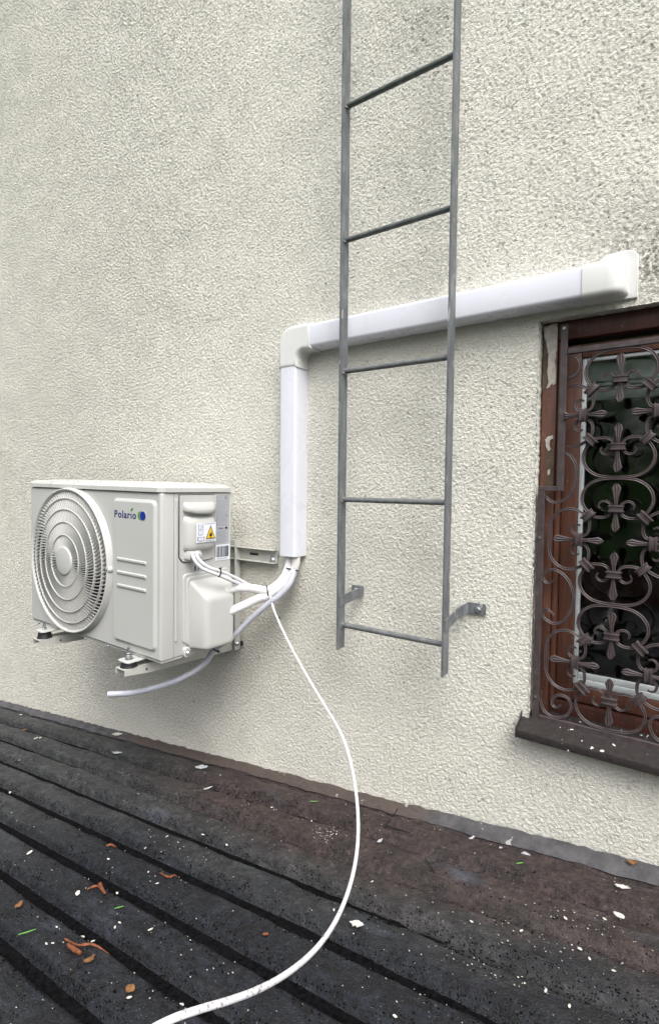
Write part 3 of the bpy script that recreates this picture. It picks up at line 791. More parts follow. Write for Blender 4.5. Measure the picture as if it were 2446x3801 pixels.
# grille
rim = mobj('fan_grille', lathe_y([(.2465, AY0+.012), (.2480, AY0-.016), (.2500, AY0-.0195), (.2545, AY0-.0205), (.2575, AY0-.018), (.2600, AY0-.004), (.2640, AY0-.0005), (.2640, AY0+.003)], FX, FZ, 128), M['grille'], ac, 50)
def dome(r): return AY0-.016-.012*(1-(r/.25)**2)       # the grille bulges forward toward its hub
for r in (.092, .138, .183, .222):
    y = dome(r)
    mobj('grille_ring', lathe_y([(r-.0010, y), (r-.0005, y-.0016), (r+.0005, y-.0016), (r+.0010, y), (r+.0010, y+.009), (r-.0010, y+.009)], FX, FZ, 96, True), M['grille'], rim, 60)
yh = dome(.05)
mobj('grille_hub', lathe_y([(.0, yh-.004), (.044, yh-.004), (.049, yh-.0028), (.0515, yh), (.052, yh+.012), (.0, yh+.012)], FX, FZ, 64), M['grille'], rim, 50)
def fin_mesh(r0, r1):
    """a thin deep blade along +X of the fan frame, swept back as it goes out"""
    loops = []; n = 12
    for i in range(n+1):
        r = r0+(r1-r0)*i/n
        a = .42*((r-.05)/.2)**1.25
        y = dome(r)+.0006; d = .0110; th = .00125
        tx, tz = -math.sin(a), math.cos(a); px, pz = r*math.cos(a), r*math.sin(a)
        lean = -.0030
        loops.append([(px-tx*th, y, pz-tz*th), (px+tx*th, y, pz+tz*th), (px+tx*(th*1.2+lean), y+d, pz+tz*(th*1.2+lean)), (px+tx*(lean-th*1.2), y+d, pz+tz*(lean-th*1.2))])
    return loft(loops)
def fin_set(r0, r1, angles):
    first = None
    for a in angles:
        if first is None:
            first = mobj('fin', ([(x+FX, y, z+FZ) for x, y, z in fin_mesh(r0, r1)[0]], fin_mesh(r0, r1)[1]), M['grille'], rim, 40, origin=(FX, 0, FZ)); o = first
        else:
            o = first.copy(); COL.objects.link(o); o.parent = rim
        o.rotation_euler = (0, a, 0)
NF = 50
fin_set(.050, .2475, [2*PI*k/NF for k in range(NF)])
fin_set(.091, .2475, [2*PI*(k+.5)/NF for k in range(NF)])
mobj('screw', join(cyl((FX+.254, AY0-.022, FZ-.004), (FX+.254, AY0-.010, FZ-.004), .0045, n=12)), M['zinc'], rim)
mobj('screw_boss', tube([(FX+.2535, AY0-.0195, FZ-.004), (FX+.2535, AY0-.004, FZ-.004)], lambda t: .010+.002*t, 18, 0), M['grille'], rim, 50)
# embossed panel on the front, with slots
fmap = lambda u, v, h: (u, h, v)
def bev_panel(outl, h0, h1, slope):
    loops = [[(u, h0, v) for u, v in outl]]
    for t in (0, .25, .5, .75, 1.0):
        s = t*t*(3-2*t)
        loops.append([(u, h0+(h1-h0)*s, v) for u, v in inset(outl, slope*t)])
    loops.append([(u, h1, v) for u, v in inset(outl, slope+.0007)])
    return loft(loops)
ep = mobj('embossed_panel', bev_panel(rrect(-1.626, -1.390, -.516, -.040, .024, 6), AY0+.001, AY0-.0085, .013), M['ac'], fp, 60)
for z in (-.2395, -.2825, -.3255):
    mobj('embossed_rib', bev_panel(rrect(-1.592, -1.434, z-.0070, z+.0070, .0045, 4), AY0-.0078, AY0-.0125, .0042), M['ac'], ep, 40)
# front lower lip and screws
mobj('base_pan', loft([[(u, y, v) for u, v in ((AX0+.004, AZ0+.001), (AX1-.004, AZ0+.001), (AX1-.004, AZ0-.005), (AX0+.004, AZ0-.005))] for y in (AY0+.006, AY1-.004)]), M['ac'], ac)
for x in (-2.13, -1.80, -1.66):
    mobj('screw', hexbolt((x, AY0+.004, AZ0-.004), (0, -1, 0), .0045, .007, .006), M['zinc'], ac)
# lid
def lid_outl(d):
    c = .018; x0, x1, y0, y1 = AX0-.005+d, AX1+.005-d, AY0-.006+d, AY1+.004-d
    return [(x0+c, y0), (x1-c, y0), (x1, y0+c), (x1, y1-c*.5), (x1-c*.5, y1), (x0+c*.5, y1), (x0, y1-c*.5), (x0, y0+c)]
mobj('lid', loft([[(u, v, z) for u, v in lid_outl(d)] for z, d in ((AZ1+.0015, .0), (AZ1+.0145, .0), (AZ1+.0175, .0022), (AZ1+.0255, .013), (AZ1+.0265, .017), (AZ1+.0265, .05), (AZ1+.031, .062))]), M['ac_lid'], ac, 30)
# side details (outlines in y,z; relief along +x)
smap = lambda y, z, h: (h, y, z)
XS = AX1
sp = mobj('terminal_plate', relief([(-.351, -.028), (-.2095, -.028), (-.2095, -.225), (-.216, -.236), (-.232, -.240), (-.325, -.240), (-.340, -.236), (-.351, -.222)], smap, XS-.002, XS+.004, .0015, 2), M['ac'], ac, 40)
mobj('plate_shadow_gap', relief([(-.353, -.026), (-.2075, -.026), (-.2075, -.226), (-.215, -.238), (-.232, -.2425), (-.325, -.2425), (-.342, -.238), (-.353, -.222)], smap, XS-.002, XS+.0012, .0004, 1), M['core'], ac, 40)
def hood():
    """grab handle: a visor that swells outward, over a hollow"""
    loops = []
    y0, y1 = -.341, -.213
    for z, p, e in ((-.050, .004, .004), (-.0505, .018, .004), (-.054, .026, .001), (-.066, .034, .0), (-.074, .0345, .0), (-.0795, .032, .002), (-.0815, .024, .006), (-.0800, .012, .014), (-.0760, .004, .020)):
        pts = []
        for k in range(13):
            t = k/12; y = (y0+e)+(y1-y0-2*e)*t
            bow = 1-abs(2*t-1)**4
            pts.append((XS+.003+(p-.003)*(.35+.65*bow), y, z-.006*(1-abs(2*t-1)**2)*(1 if p > .02 else .3)))
        loops.append([(XS+.003, y0+e, z)]+pts+[(XS+.003, y1-e, z)])
    return loft(loops)
mobj('grab_handle', hood(), M['ac'], sp, 50)
mobj('handle_hollow', relief(rrect(-.325, -.228, -.112, -.076, .008, 4), smap, XS+.003, XS+.0052, .002, 2), M['ac'], sp, 50)
def cover():
    loops = []
    y0, y1 = -.340, -.213
    for z, p, e in ((-.092, .005, .010), (-.094, .010, .006), (-.100, .020, .002), (-.108, .027, .0), (-.118, .030, .0), (-.180, .031, .0), (-.190, .030, .0), (-.198, .026, .002), (-.203, .018, .004), (-.205, .008, .008)):
        pts = []
        for k in range(13):
            t = k/12; y = (y0+e)+(y1-y0-2*e)*t
            bow = (1-abs(2*t-1)**6)
            pts.append((XS+.003+(p-.003)*(.25+.75*bow), y, z))
        loops.append([(XS+.003, y0+e, z)]+pts+[(XS+.003, y1-e, z)])
    return loft(loops)
tc = mobj('terminal_cover', cover(), M['ac'], sp, 50)
mobj('cable_gland', loft([[(XS+.003+a, y, z) for a, y in ((0, -.336+e), (p, -.334+e), (p, -.286-e), (0, -.284-e))] for z, p, e in ((-.203, .026, .006), (-.212, .030, .002), (-.224, .030, 0), (-.229, .026, .001), (-.230, .006, .002))]), M['ac'], sp, 45)
mobj('screw', hexbolt((XS+.004, -.268, -.221), (1, 0, 0), .005, .005, .007), M['zinc'], sp)
mobj('side_rib', relief(rrect(-.366, -.357, -.488, -.040, .0044, 4), smap, XS-.002, XS+.0035, .003, 3), M['ac'], ac, 50)
mobj('side_rib', relief(rrect(-.204, -.2005, -.235, -.028, .0016, 3), smap, XS-.002, XS+.0025, .0012, 2), M['ac'], ac, 50)
mobj('valve_plate', relief(rrect(-.337, -.140, -.502, -.277, .016, 5), smap, XS-.002, XS+.0045, .003, 3), M['ac'], ac, 50)
mobj('valve_plate_step', relief(rrect(-.325, -.140, -.510, -.288, .016, 5), smap, XS-.002, XS+.0085, .003, 3), M['ac'], ac, 50)
def valve_cover():
    L = []
    # (height out, y front, y back, z bottom, z top)
    for h, yf, yb, zb, zt in ((.006, -.3165, -.134, -.519, -.300), (.012, -.3165, -.136, -.5205, -.301), (.052, -.3070, -.170, -.5195, -.331), (.063, -.3035, -.178, -.5185, -.341), (.070, -.2990, -.183, -.516, -.349), (.0735, -.2925, -.188, -.511, -.356), (.0745, -.285, -.193, -.504, -.363), (.0746, -.283, -.195, -.502, -.365)):
        L.append([(XS+h, y, z) for y, z in rrect(yf, yb, zb, zt, .013, 4)])
    return loft(L)
vc = mobj('valve_cover', valve_cover(), M['ac'], ac, 50)
mobj('cover_lug', relief(rrect(-.336, -.310, -.545, -.512, .010, 4), smap, XS-.004, XS+.010, .003, 3), M['ac'], vc, 50)
mobj('screw', hexbolt((XS+.010, -.323, -.530), (1, 0, 0), .0068, .006, .0095), M['zinc'], vc)
# feet under the pan
for x in (-2.026, -1.497):
    mobj('foot', join(relief(rrect(x-.028, x+.028, AY0-.052, AY0+.03, .010, 3), lambda u, v, h: (u, v, h), AZ0-.0115, AZ0-.0070, .001, 1), box(x-.024, x+.024, AY0+.010, AY1-.01, AZ0-.0115, AZ0-.0055, .001)), M['ac'], ac, 40)
# stickers and print
def quad_on_side(y0, y1, z0, z1, x, th=.0004): return box(x, x+th, y0, y1, z0, z1)
def outl_on_side(pts, x, th=.0003): return loft([[(h, y, z) for y, z in pts] for h in (x, x+th)])
SX = XS+.0345
st = mobj('warning_sticker', quad_on_side(-.312, -.232, -.177, -.116, SX-.0006, .0008), M['paper'], ac)
def sx_tri(cy, z0, w, h): return [(cy-w/2, z0), (cy+w/2, z0), (cy, z0+h)]
mobj('triangle_border', outl_on_side(sx_tri(-.254, -.168, .0405, .044), SX+.0004), M['ink_black'], st)
mobj('triangle_field', outl_on_side(sx_tri(-.254, -.1655, .0325, .0355), SX+.0008), M['yellow'], st)
fl = [(-.254, -.1605), (-.2500, -.1590), (-.2478, -.1560), (-.2480, -.1515), (-.2497, -.1535), (-.2492, -.1480), (-.2530, -.1425), (-.2535, -.1480), (-.2560, -.1510), (-.2572, -.1490), (-.2597, -.1535), (-.2592, -.1580), (-.2570, -.1605)]
mobj('flame_symbol', outl_on_side(fl, SX+.0012), M['ink_black'], st)
mobj('flame_line', quad_on_side(-.261, -.247, -.1638, -.1622, SX+.0008, .0005), M['ink_black'], st)
def book(cy, cz, w, h, mat, inner):
    o = [(cy-w, cz-h), (cy-w, cz+h), (cy, cz+h*.75), (cy+w, cz+h), (cy+w, cz-h), (cy, cz-h*1.2)]
    b_ = mobj('book_symbol', outl_on_side(o, SX+.0004), mat, st)
    i_ = [(cy+(y-cy)*.80, cz+(z-cz)*.80) for y, z in o]
    mobj('book_page', outl_on_side(i_, SX+.0008), M['paper'], st)
    mobj('book_spine', quad_on_side(cy-.0005, cy+.0005, cz-h, cz+h*.7, SX+.0012, .0003), mat, st)
    if inner: mobj('book_text', quad_on_side(cy+w*.45, cy+w*.65, cz-h*.5, cz+h*.5, SX+.0012, .0003), mat, st)
book(-.2945, -.1275, .0098, .0075, M['ink_grey'], True); book(-.2945, -.1455, .0098, .0075, M['ink_grey'], False); book(-.2935, -.1655, .0135, .0065, M['ink_black'], False)
def text_mesh(name, body, size, mat, parent, org, ux, uz, xscale=1, th=.0004, fitw=None, bold=0):
    cu = bpy.data.curves.new(name, 'FONT'); cu.body = body; cu.size = size; cu.extrude = th/2; cu.resolution_u = 4; cu.offset = bold; cu.space_character = 1.12 if bold else 1
    o = bpy.data.objects.new(name, cu); COL.objects.link(o)
    me = bpy.data.meshes.new_from_object(o); bpy.data.objects.remove(o)
    nrm = Vector(ux).cross(Vector(uz)); off = base_of(parent)
    if fitw: xscale = fitw/max(v.co.x for v in me.vertices)
    for v in me.vertices:
        v.co = Vector(org)+Vector(ux)*v.co.x*xscale+Vector(uz)*v.co.y+nrm*v.co.z-off
    me.materials.clear(); me.materials.append(mat)
    return link(bpy.data.objects.new(name, me), parent)
text_mesh('caution_text', 'CAUTION RISK OF FIRE', .0062, M['ink_grey'], st, (SX+.0006, -.277, -.1752), (0, 1, 0), (0, 0, 1), .62)
mobj('caption_line', quad_on_side(-.279, -.236, -.1195, -.1183, SX+.0004, .0004), M['ink_grey'], st)
def text_lines(parent, x, rows, mat):
    rng = random.Random(4)
    for (y0, y1, z) in rows:
        segs = []; y = y0
        while y < y1-.002:
            w = min(rng.uniform(.004, .012), y1-y); segs.append(quad_on_side(y, y+w, z-.0007, z+.0007, x, .0003)); y += w+.0009
        mobj('text_line', join(*segs), mat, parent)
LX = XS+.0004
rl = mobj('rating_label', quad_on_side(-.1985, -.142, -.193, -.0295, XS-.0006, .0010), M['label'], ac)
fr = [quad_on_side(-.1975, -.143, -.0315, -.0307, LX, .0003), quad_on_side(-.1975, -.143, -.1458, -.1450, LX, .0003), quad_on_side(-.1975, -.1968, -.145, -.0315, LX, .0003), quad_on_side(-.1437, -.143, -.145, -.0315, LX, .0003), quad_on_side(-.1975, -.143, -.0435, -.0430, LX, .0003)]
mobj('label_border', join(*fr), M['ink_grey'], rl)
text_mesh('ce_mark', 'CE', .0105, M['ink_black'], rl, (LX+.0003, -.163, -.0412), (0, 1, 0), (0, 0, 1), .9)
text_lines(rl, LX, [(-.196, -.168, -.0375)]+[(-.196, -.172 if k < 12 else -.150, -.0475-.0040*k) for k in range(22)]+[(-.170, -.158, -.0475-.0040*k) for k in range(12)]+[(-.156, -.146, -.0495-.0058*k) for k in range(7)], M['ink_grey'])
mobj('flame_triangle', outl_on_side(sx_tri(-.1515, -.1005, .014, .013), LX+.0003), M['ink_black'], rl)
mobj('flame_triangle_field', outl_on_side(sx_tri(-.1515, -.0995, .0105, .0098), LX+.0007), M['label'], rl)
text_mesh('brand_print', 'Polario', .0105, M['ink_black'], rl, (LX+.0003, -.190, -.1435), (0, 1, 0), (0, 0, 1), .8)
mobj('brand_disc', join(cyl((LX, -.1565, -.1400), (LX+.0006, -.1565, -.1400), .0036, n=16), cyl((LX, -.1525, -.1400), (LX+.0009, -.1525, -.1400), .0036, n=16)), M['ink_black'], rl)
text_lines(rl, LX, [(-.192, -.152, -.1500)]+[(-.196, -.146 if k % 3 else -.158, -.1540-.0038*k) for k in range(10)], M['ink_grey'])
bc = mobj('barcode_label', quad_on_side(-.2020, -.1370, -.2490, -.1965, XS-.0006, .0012), M['paper'], ac)
rng = random.Random(9); y = -.196; bars = []
while y < -.144:
    w = rng.choice((.0007, .0012, .002)); bars.append(quad_on_side(y, y+w, -.2385, -.2015, XS+.0006, .0003)); y += w+rng.choice((.0007, .0011, .0016))
mobj('barcode_bars', join(*bars), M['ink_black'], bc)
mobj('barcode_digits', join(*[quad_on_side(-.195+.0027*k, -.1932+.0027*k, -.2450, -.2422, XS+.0006, .0003) for k in range(18)]), M['ink_grey'], bc)
wl2 = mobj('wiring_label', quad_on_side(-.303, -.243, -.2745, -.2435, XS-.0006, .0010), M['label'], ac)
text_lines(wl2, XS+.0004, [(-.262, -.246, -.2485), (-.262, -.247, -.2525), (-.264, -.246, -.2565), (-.300, -.286, -.266)], M['ink_grey'])
mobj('terminal_drawing', join(quad_on_side(-.290, -.284, -.272, -.256, XS+.0004, .0003), quad_on_side(-.276, -.272, -.272, -.260, XS+.0004, .0003), quad_on_side(-.258, -.249, -.2700, -.2610, XS+.0004, .0003)), M['ink_black'], wl2)
# brand logo on the front panel
LY = AY0-.0088
lg = text_mesh('brand_logo', 'Polar\u0131o', .0330, M['ink_blue'], ep, (-1.6065, LY, -.1050), (1, 0, 0), (0, 0, 1), fitw=.1185, bold=.0007)
tag(lg, 'navy lettering on the front panel')
leafp = [(-1.5165, -.0800), (-1.5150, -.0755), (-1.5085, -.0715), (-1.5045, -.0705), (-1.5045, -.0745), (-1.5075, -.0800), (-1.5125, -.0830)]
mobj('logo_leaf', loft([[(u, yy, v) for u, v in leafp] for yy in (LY+.0003, LY-.0003)]), M['ink_green'], ep)
def ell(cx, cz, a, b, n=32): return [(cx+a*math.cos(2*PI*k/n), cz+b*math.sin(2*PI*k/n)) for k in range(n)]
mobj('logo_disc', loft([[(u, yy, v) for u, v in ell(-1.4650, -.0935, .0145, .0142)] for yy in (LY+.0003, LY-.0002)]), M['ink_green'], ep)
mobj('logo_disc_edge', loft([[(u, yy, v) for u, v in ell(-1.4530, -.0935, .0160, .0156)] for yy in (LY+.0002, LY-.0005)]), M['ac'], ep)
mobj('logo_disc', loft([[(u, yy, v) for u, v in ell(-1.4530, -.0935, .0145, .0142)] for yy in (LY+.0002, LY-.0009)]), M['ink_blue2'], ep)
ac.rotation_euler = (0, math.radians(.8), 0)

# ================================================================== mounting bracket
mb = thing('mounting_bracket', 'pale steel wall bracket with rubber dampers carrying the air conditioner', 'bracket', (-1.78, -.03, -.6))
def channel(x0, x1, y0, y1, zt, hf, hb, t=.003):
    """inverted channel with side flanges that get deeper toward the wall"""
    loops = []
    for y, h in ((y0, hf), (y0+.10, hf+.012), (y1, hb)):
        loops.append([(x0, y, zt-h), (x0, y, zt), (x1, y, zt), (x1, y, zt-h), (x1-t, y, zt-h), (x1-t, y, zt-t), (x0+t, y, zt-t), (x0+t, y, zt-h)])
    return loft(loops)
for x0, x1 in ((-2.051, -2.001), (-1.522, -1.472)):
    arm = mobj('arm', channel(x0, x1, -.478, -.028, -.5735, .019, .045), M['bracket'], mb, 25)
    mobj('rivet', cyl((x1-.001, -.400, -.590), (x1+.0012, -.400, -.590), .004, n=10), M['oldwood'], arm)
    up = mobj('upright', join(box(x0+.002, x1+.028, -.016, -.0125, -.612, -.205, .001, 1), box(x1+.0245, x1+.028, -.040, -.0165, -.612, -.205, .001, 1), box(x0+.002, x0+.0055, -.040, -.0165, -.612, -.205, .001, 1)), M['bracket'], mb, 25)
    mobj('arm_bolt', hexbolt((x1+.0285, -.030, -.588), (1, 0, 0), .008, .008, .011), M['zinc'], up)
    xc = (x0+x1)/2
    for yc in (-.447, -.19):
        d = mobj('rubber_damper', tube([(xc, yc, -.5735), (xc, yc, -.5660), (xc, yc, -.5525)], lambda t: .0265-.0050*t, 20, 0), M['rubber'], mb, 40)
        mobj('stud', join(cyl((xc, yc, -.553), (xc, yc, -.512), .0042, n=10), hexbolt((xc, yc, -.5445), (0, 0, 1), .0085, .007), cyl((xc, yc, -.5455), (xc, yc, -.5440), .0130, n=16), hexbolt((xc, yc, -.5360), (0, 0, 1), .0075, .006)), M['zinc'], d)
def slot_rail():
    return join(box(-2.16, -1.262, -.0125, -.0095, -.2745, -.2265, .001, 1), box(-2.16, -1.262, -.034, -.0130, -.2295, -.2265, .0008, 1), box(-2.16, -1.262, -.034, -.0130, -.2745, -.2715, .0008, 1))
cr_ = mobj('cross_rail', slot_rail(), M['bracket'], mb, 25)
for x in (-1.375, -1.60, -1.9):
    mobj('slot', relief(rrect(x-.022, x+.022, -.2545, -.2455, .0043, 4), lambda u, v, h: (u, h, v), -.0126, -.0131, .0001, 1), M['core'], cr_, 40)
mobj('wall_bolt', join(hexbolt((-1.283, -.0135, -.262), (0, -1, 0), .0085, .008, .012), cyl((-1.283, -.0125, -.262), (-1.283, -.028, -.262), .0045, n=10)), M['zinc'], mb)
mobj('wall_bolt', hexbolt((-2.12, -.0135, -.25), (0, -1, 0), .0085, .008, .012), M['zinc'], mb)
mobj('lower_spacer', box(-1.55, -1.44, -.0125, -.0005, -.600, -.585, .001, 1), M['rubber'], mb)

# ================================================================== pipes and cables
PIPE_A = [(-1.319, -.2, -.352), (-1.3059, -.185, -.3439), (-1.2864, -.16, -.3415), (-1.26, -.125, -.3474), (-1.2295, -.1, -.3533), (-1.2069, -.075, -.3351), (-1.1933, -.055, -.3095), (-1.191, -.042, -.2856), (-1.1893, -.035, -.2623), (-1.1882, -.032, -.2226)]
PIPE_B = [(-1.3149, -.2, -.4229), (-1.3017, -.185, -.4136), (-1.2759, -.15, -.397), (-1.2446, -.12, -.3772), (-1.2275, -.1, -.3694), (-1.1918, -.07, -.3385), (-1.1705, -.05, -.3092), (-1.1656, -.04, -.2863), (-1.1604, -.035, -.2626), (-1.1613, -.032, -.2204)]
CAB1 = [(-1.3381, -.325, -.2151), (-1.3231, -.335, -.2238), (-1.3148, -.33, -.2414), (-1.3037, -.31, -.2632), (-1.2897, -.265, -.2848), (-1.2863, -.2, -.3148), (-1.2915, -.155, -.3334), (-1.2744, -.11, -.3588), (-1.2433, -.078, -.3663), (-1.2048, -.045, -.3437), (-1.1836, -.022, -.2893), (-1.181, -.02, -.225)]
CAB2 = [(-1.3387, -.305, -.2139), (-1.3225, -.32, -.2225), (-1.31, -.315, -.2399), (-1.2966, -.295, -.2588), (-1.2893, -.258, -.2736), (-1.2915, -.195, -.3002), (-1.2819, -.14, -.3315), (-1.2751, -.105, -.3492), (-1.2479, -.072, -.3616), (-1.2171, -.038, -.3398), (-1.1931, -.018, -.2905), (-1.189, -.016, -.225)]
DRAIN = [(-1.1653, -.030, -.270), (-1.1553, -.0686, -.3217), (-1.1783, -.0978, -.3641), (-1.2097, -.1149, -.3925), (-1.2688, -.1364, -.4473), (-1.3286, -.159, -.512), (-1.3611, -.1844, -.5405), (-1.382, -.2007, -.56), (-1.3994, -.2156, -.598), (-1.4227, -.2467, -.6273), (-1.4616, -.289, -.6554), (-1.516, -.3424, -.679), (-1.5662, -.392, -.692), (-1.62, -.4436, -.6937)]
LONG = [(-1.2223, -.090, -.362), (-1.2123, -.116, -.378), (-1.188, -.1239, -.3931), (-1.1411, -.1421, -.4401), (-1.067, -.167, -.5155), (-.9606, -.1936, -.5975), (-.8738, -.2315, -.6318), (-.806, -.2702, -.6547), (-.7635, -.3137, -.6384), (-.6999, -.3787, -.6529), (-.6302, -.4533, -.6778), (-.578, -.5286, -.684), (-.552, -.5714, -.7063), (-.5241, -.6253, -.7053), (-.4906, -.6994, -.6961), (-.4542, -.7826, -.6666), (-.4292, -.8493, -.6377), (-.4125, -.8976, -.6124), (-.3985, -.9724, -.5849), (-.386, -1.0352, -.5443), (-.3802, -1.0787, -.5138), (-.3828, -1.1164, -.4915), (-.3867, -1.1433, -.4795), (-.3894, -1.1634, -.4737), (-.3996, -1.1775, -.4816), (-.4083, -1.1969, -.4929)]
def smoothed(P, it=2):
    P = [Vector(p) for p in P]
    for _ in range(it): P = [P[0]]+[(P[i-1]+2*P[i]+P[i+1])/4 for i in range(1, len(P)-1)]+[P[-1]]
    return P
tag(mobj('insulated_pipe', tube(PIPE_A, .0146, 18, 8, wob=.015), M['wrap'], None, 60, origin=PIPE_A[0]), 'upper white insulated pipe curving from the valve cover into the trunking', 'pipe', 'insulated refrigerant pipes')
tag(mobj('insulated_pipe', tube(PIPE_B, .0146, 18, 8, wob=.03), M['wrap'], None, 60, origin=PIPE_B[0]), 'lower white insulated pipe with wrinkled wrap leaving the valve cover', 'pipe', 'insulated refrigerant pipes')
tag(mobj('power_cable', tube(CAB1, .0056, 12, 8), M['cable'], None, 60, origin=CAB1[0]), 'white cable hanging lower of the two below the terminal cover', 'cable', 'cables from the terminal cover')
tag(mobj('power_cable', tube(CAB2, .0050, 12, 8), M['cable'], None, 60, origin=CAB2[0]), 'thinner white cable running above its twin from the terminal cover', 'cable', 'cables from the terminal cover')
drain_o = mobj('drain_hose', tube(DRAIN, .0098, 18, 8, cap=False), M['hose'], None, 60, origin=DRAIN[0])
tag(drain_o, 'grey translucent drain hose drooping below the air conditioner', 'hose')
tag(mobj('loose_cable', tube(smoothed(LONG, 3), .0035, 14, 8), M['dirty_cable'], None, 60, origin=LONG[0]), 'long loose white cable hanging from the pipe bundle over the dark roof', 'cable')
def tie(c, normal, a, b, up, label, r=.0016, head=True):
    n = Vector(normal).normalized(); u = (Vector(up)-n*Vector(up).dot(n)).normalized(); w = n.cross(u); c = Vector(c)
    k = 28; loops = []
    for i in range(k+1):
        t = 2*PI*i/k
        p = c+u*a*math.cos(t)+w*b*math.sin(t); o = (u*math.cos(t)*b+w*math.sin(t)*a).normalized()
        loops.append([p-n*.0022-o*.0007, p+n*.0022-o*.0007, p+n*.0022+o*.0007, p-n*.0022+o*.0007])
    vf = loft(loops, False, False)
    if head:
        h = c+u*(a+.002); hb = box(-.0035, .0035, -.0035, .0035, -.003, .003, .001, 1)
        vf = join(vf, ([h+n*x+w*y+u*z for x, y, z in hb[0]], hb[1]), tube([h, h+u*.006+w*.004], .0012, 6, 0))
    return tag(mobj('cable_tie', vf, M['tie'], None, 30, origin=c), label, 'cable tie', 'black cable ties')
tie((-1.1775, -.0395, -.2830), (.1, .25, 1), .0285, .0150, (1, .05, 0), 'black cable tie around the pipes just below the trunking', head=False)
tie((-1.2290, -.0965, -.3610), (.72, .62, .15), .0240, .0185, (0, 0, 1), 'black cable tie binding all pipes where the loose cable leaves', head=False)
tie((-1.2890, -.2600, -.2800), (.03, .85, -.3), .0120, .0085, (0, 0, 1), 'black cable tie with clipped tail around the two terminal cables')
tie((-1.3770, -.1970, -.5560), (-.35, -.3, -.6), .0125, .0115, (.7, .3, -.5), 'black cable tie around the drain hose below the valve cover')

# ================================================================== debris on the roof
def on_roof(x, y, dz=.0): return (x, y, roof_surface(x, y)+dz)
def lying(outline, x, y, rot, curl, th, lift=.003, mat=None, name='petal', tilt=0):
    """thin curled leaf-like piece with thickness, resting on the roof"""
    c, s = math.cos(rot), math.sin(rot); top = []; bot = []
    z0 = max(roof_surface(x+d, y+e) for d in (-.004, .004) for e in (-.004, .004))+lift
    for u, v in outline:
        px, py = x+u*c-v*s, y+u*s+v*c
        z = z0+curl*(u*u+v*v)/.0001*.001+.126*(px-x)+tilt*u+(.0016*math.sin(u*900+x*50)*math.cos(v*700) if curl > 3 else 0)
        top.append((px, py, z+th)); bot.append((px, py, z))
    return mobj(name, loft([bot, top]), mat, None, 60, origin=(x, y, z0))
def ov(a, b, n=12, j=.12, seed=0):
    r = random.Random(seed); return [(a*math.cos(2*PI*k/n)*(1+r.uniform(-j, j)), b*math.sin(2*PI*k/n)*(1+r.uniform(-j, j))) for k in range(n)]
PETALS = [(-1.587, -.715), (-1.278, -.742), (-1.086, -.749), (-1.084, -.762), (-1.206, -.832), (-1.151, -.801), (-1.175, -.871), (-1.163, -.863), (-1.09, -.812), (-2.136, -.531), (-2.118, -.552), (-2.555, -.235), (-2.542, -.222), (-3.005, -.038), (-3.024, -.09), (-3.326, -.03), (-2.363, -.395), (-1.308, -.524), (-1.186, -.432), (-1.126, -.618), (-1.187, -.6), (-1.196, -.685), (-1.341, -.619), (-1.002, -.727), (-1.205, -.4), (-1.104, -.401), (-1.283, -.468), (-1.88, -.302), (-.884, -.859), (-.799, -.803), (-.147, -.201), (-.17, -.228), (-.417, -.415), (-.407, -.412), (-.383, -.536), (-.196, -.332), (-.134, -.357), (-.176, -.349), (-.227, -.459), (-.652, -.355), (-.677, -.478), (-.164, -.3), (-.088, -.287), (-.305, -.34), (-.401, -.365), (-.433, -.637), (-.238, -.262), (-.185, -.471), (-1.437, -.119), (-1.113, -.202), (-.951, -.208)]
rp = random.Random(21)
BIGP = {0: 'large white petal alone on the lower left of the roof', 1: 'white petal between the thick hooked twig and the long bent twig', 9: 'upper of two white petals at the left edge of the roof', 10: 'lower of two white petals at the left edge of the roof',
        11: 'left one of a pair of petals high on the left flat', 12: 'right one of a pair of petals high on the left flat', 13: 'white petal leaning on the flashing at the far upper left', 14: 'white petal just below the flashing at the far upper left',
        15: 'white petal on the flashing at the very left end of the roof', 16: 'white petal in the third groove on the left', 30: 'pale ribbed petal near the right edge of the roof', 28: 'white petal beside the crumpled tan leaf', 39: 'white petal right of the loose cable on the brown moss'}
for i, (x, y) in enumerate(PETALS):
    big = i in (0, 1, 9, 10, 13, 14, 11, 12, 30)
    a = rp.uniform(.0095, .0125) if big else rp.uniform(.0035, .0062)
    o = lying(ov(a, a*rp.uniform(.38, .6), 12, .12, i), x, y, rp.uniform(0, PI), rp.uniform(.2, 1.2), .0006, .0015, M['petal'])
    tag(o, BIGP.get(i, 'small white fallen petal lying on the dark roof'), 'petal', 'fallen petals on the roof')
def stick(name, pts, r, mat, label, cat='twig', group=None):
    P = [on_roof(x, y, r*1.1) for x, y in pts]
    o = mobj(name, tube(P, lambda t: r*(1-.35*abs(2*t-1)**2), 8, 4, wob=.18), mat, None, 60, origin=P[0])
    return tag(o, label, cat, group)
stick('larch_twig', [(-1.149, -.843), (-1.103, -.837), (-1.077, -.818), (-1.043, -.79)], .0027, M['orange'], 'long bent orange-brown twig low on the roof at the left', group='orange twigs on the roof')
stick('larch_twig', [(-1.123, -.85), (-1.096, -.851), (-1.073, -.849)], .0050, M['orange'], 'thick orange-brown stub just below the long bent twig', group='orange twigs on the roof')
stick('larch_twig', [(-1.275, -.676), (-1.258, -.694), (-1.235, -.703), (-1.212, -.709)], .0048, M['orange'], 'thick orange-brown hooked twig in the left part of the roof', group='orange twigs on the roof')
stick('larch_twig', [(-1.268, -.722), (-1.262, -.704), (-1.241, -.698)], .0030, M['orange'], 'short orange-brown twig crossing the thick hooked one', group='orange twigs on the roof')
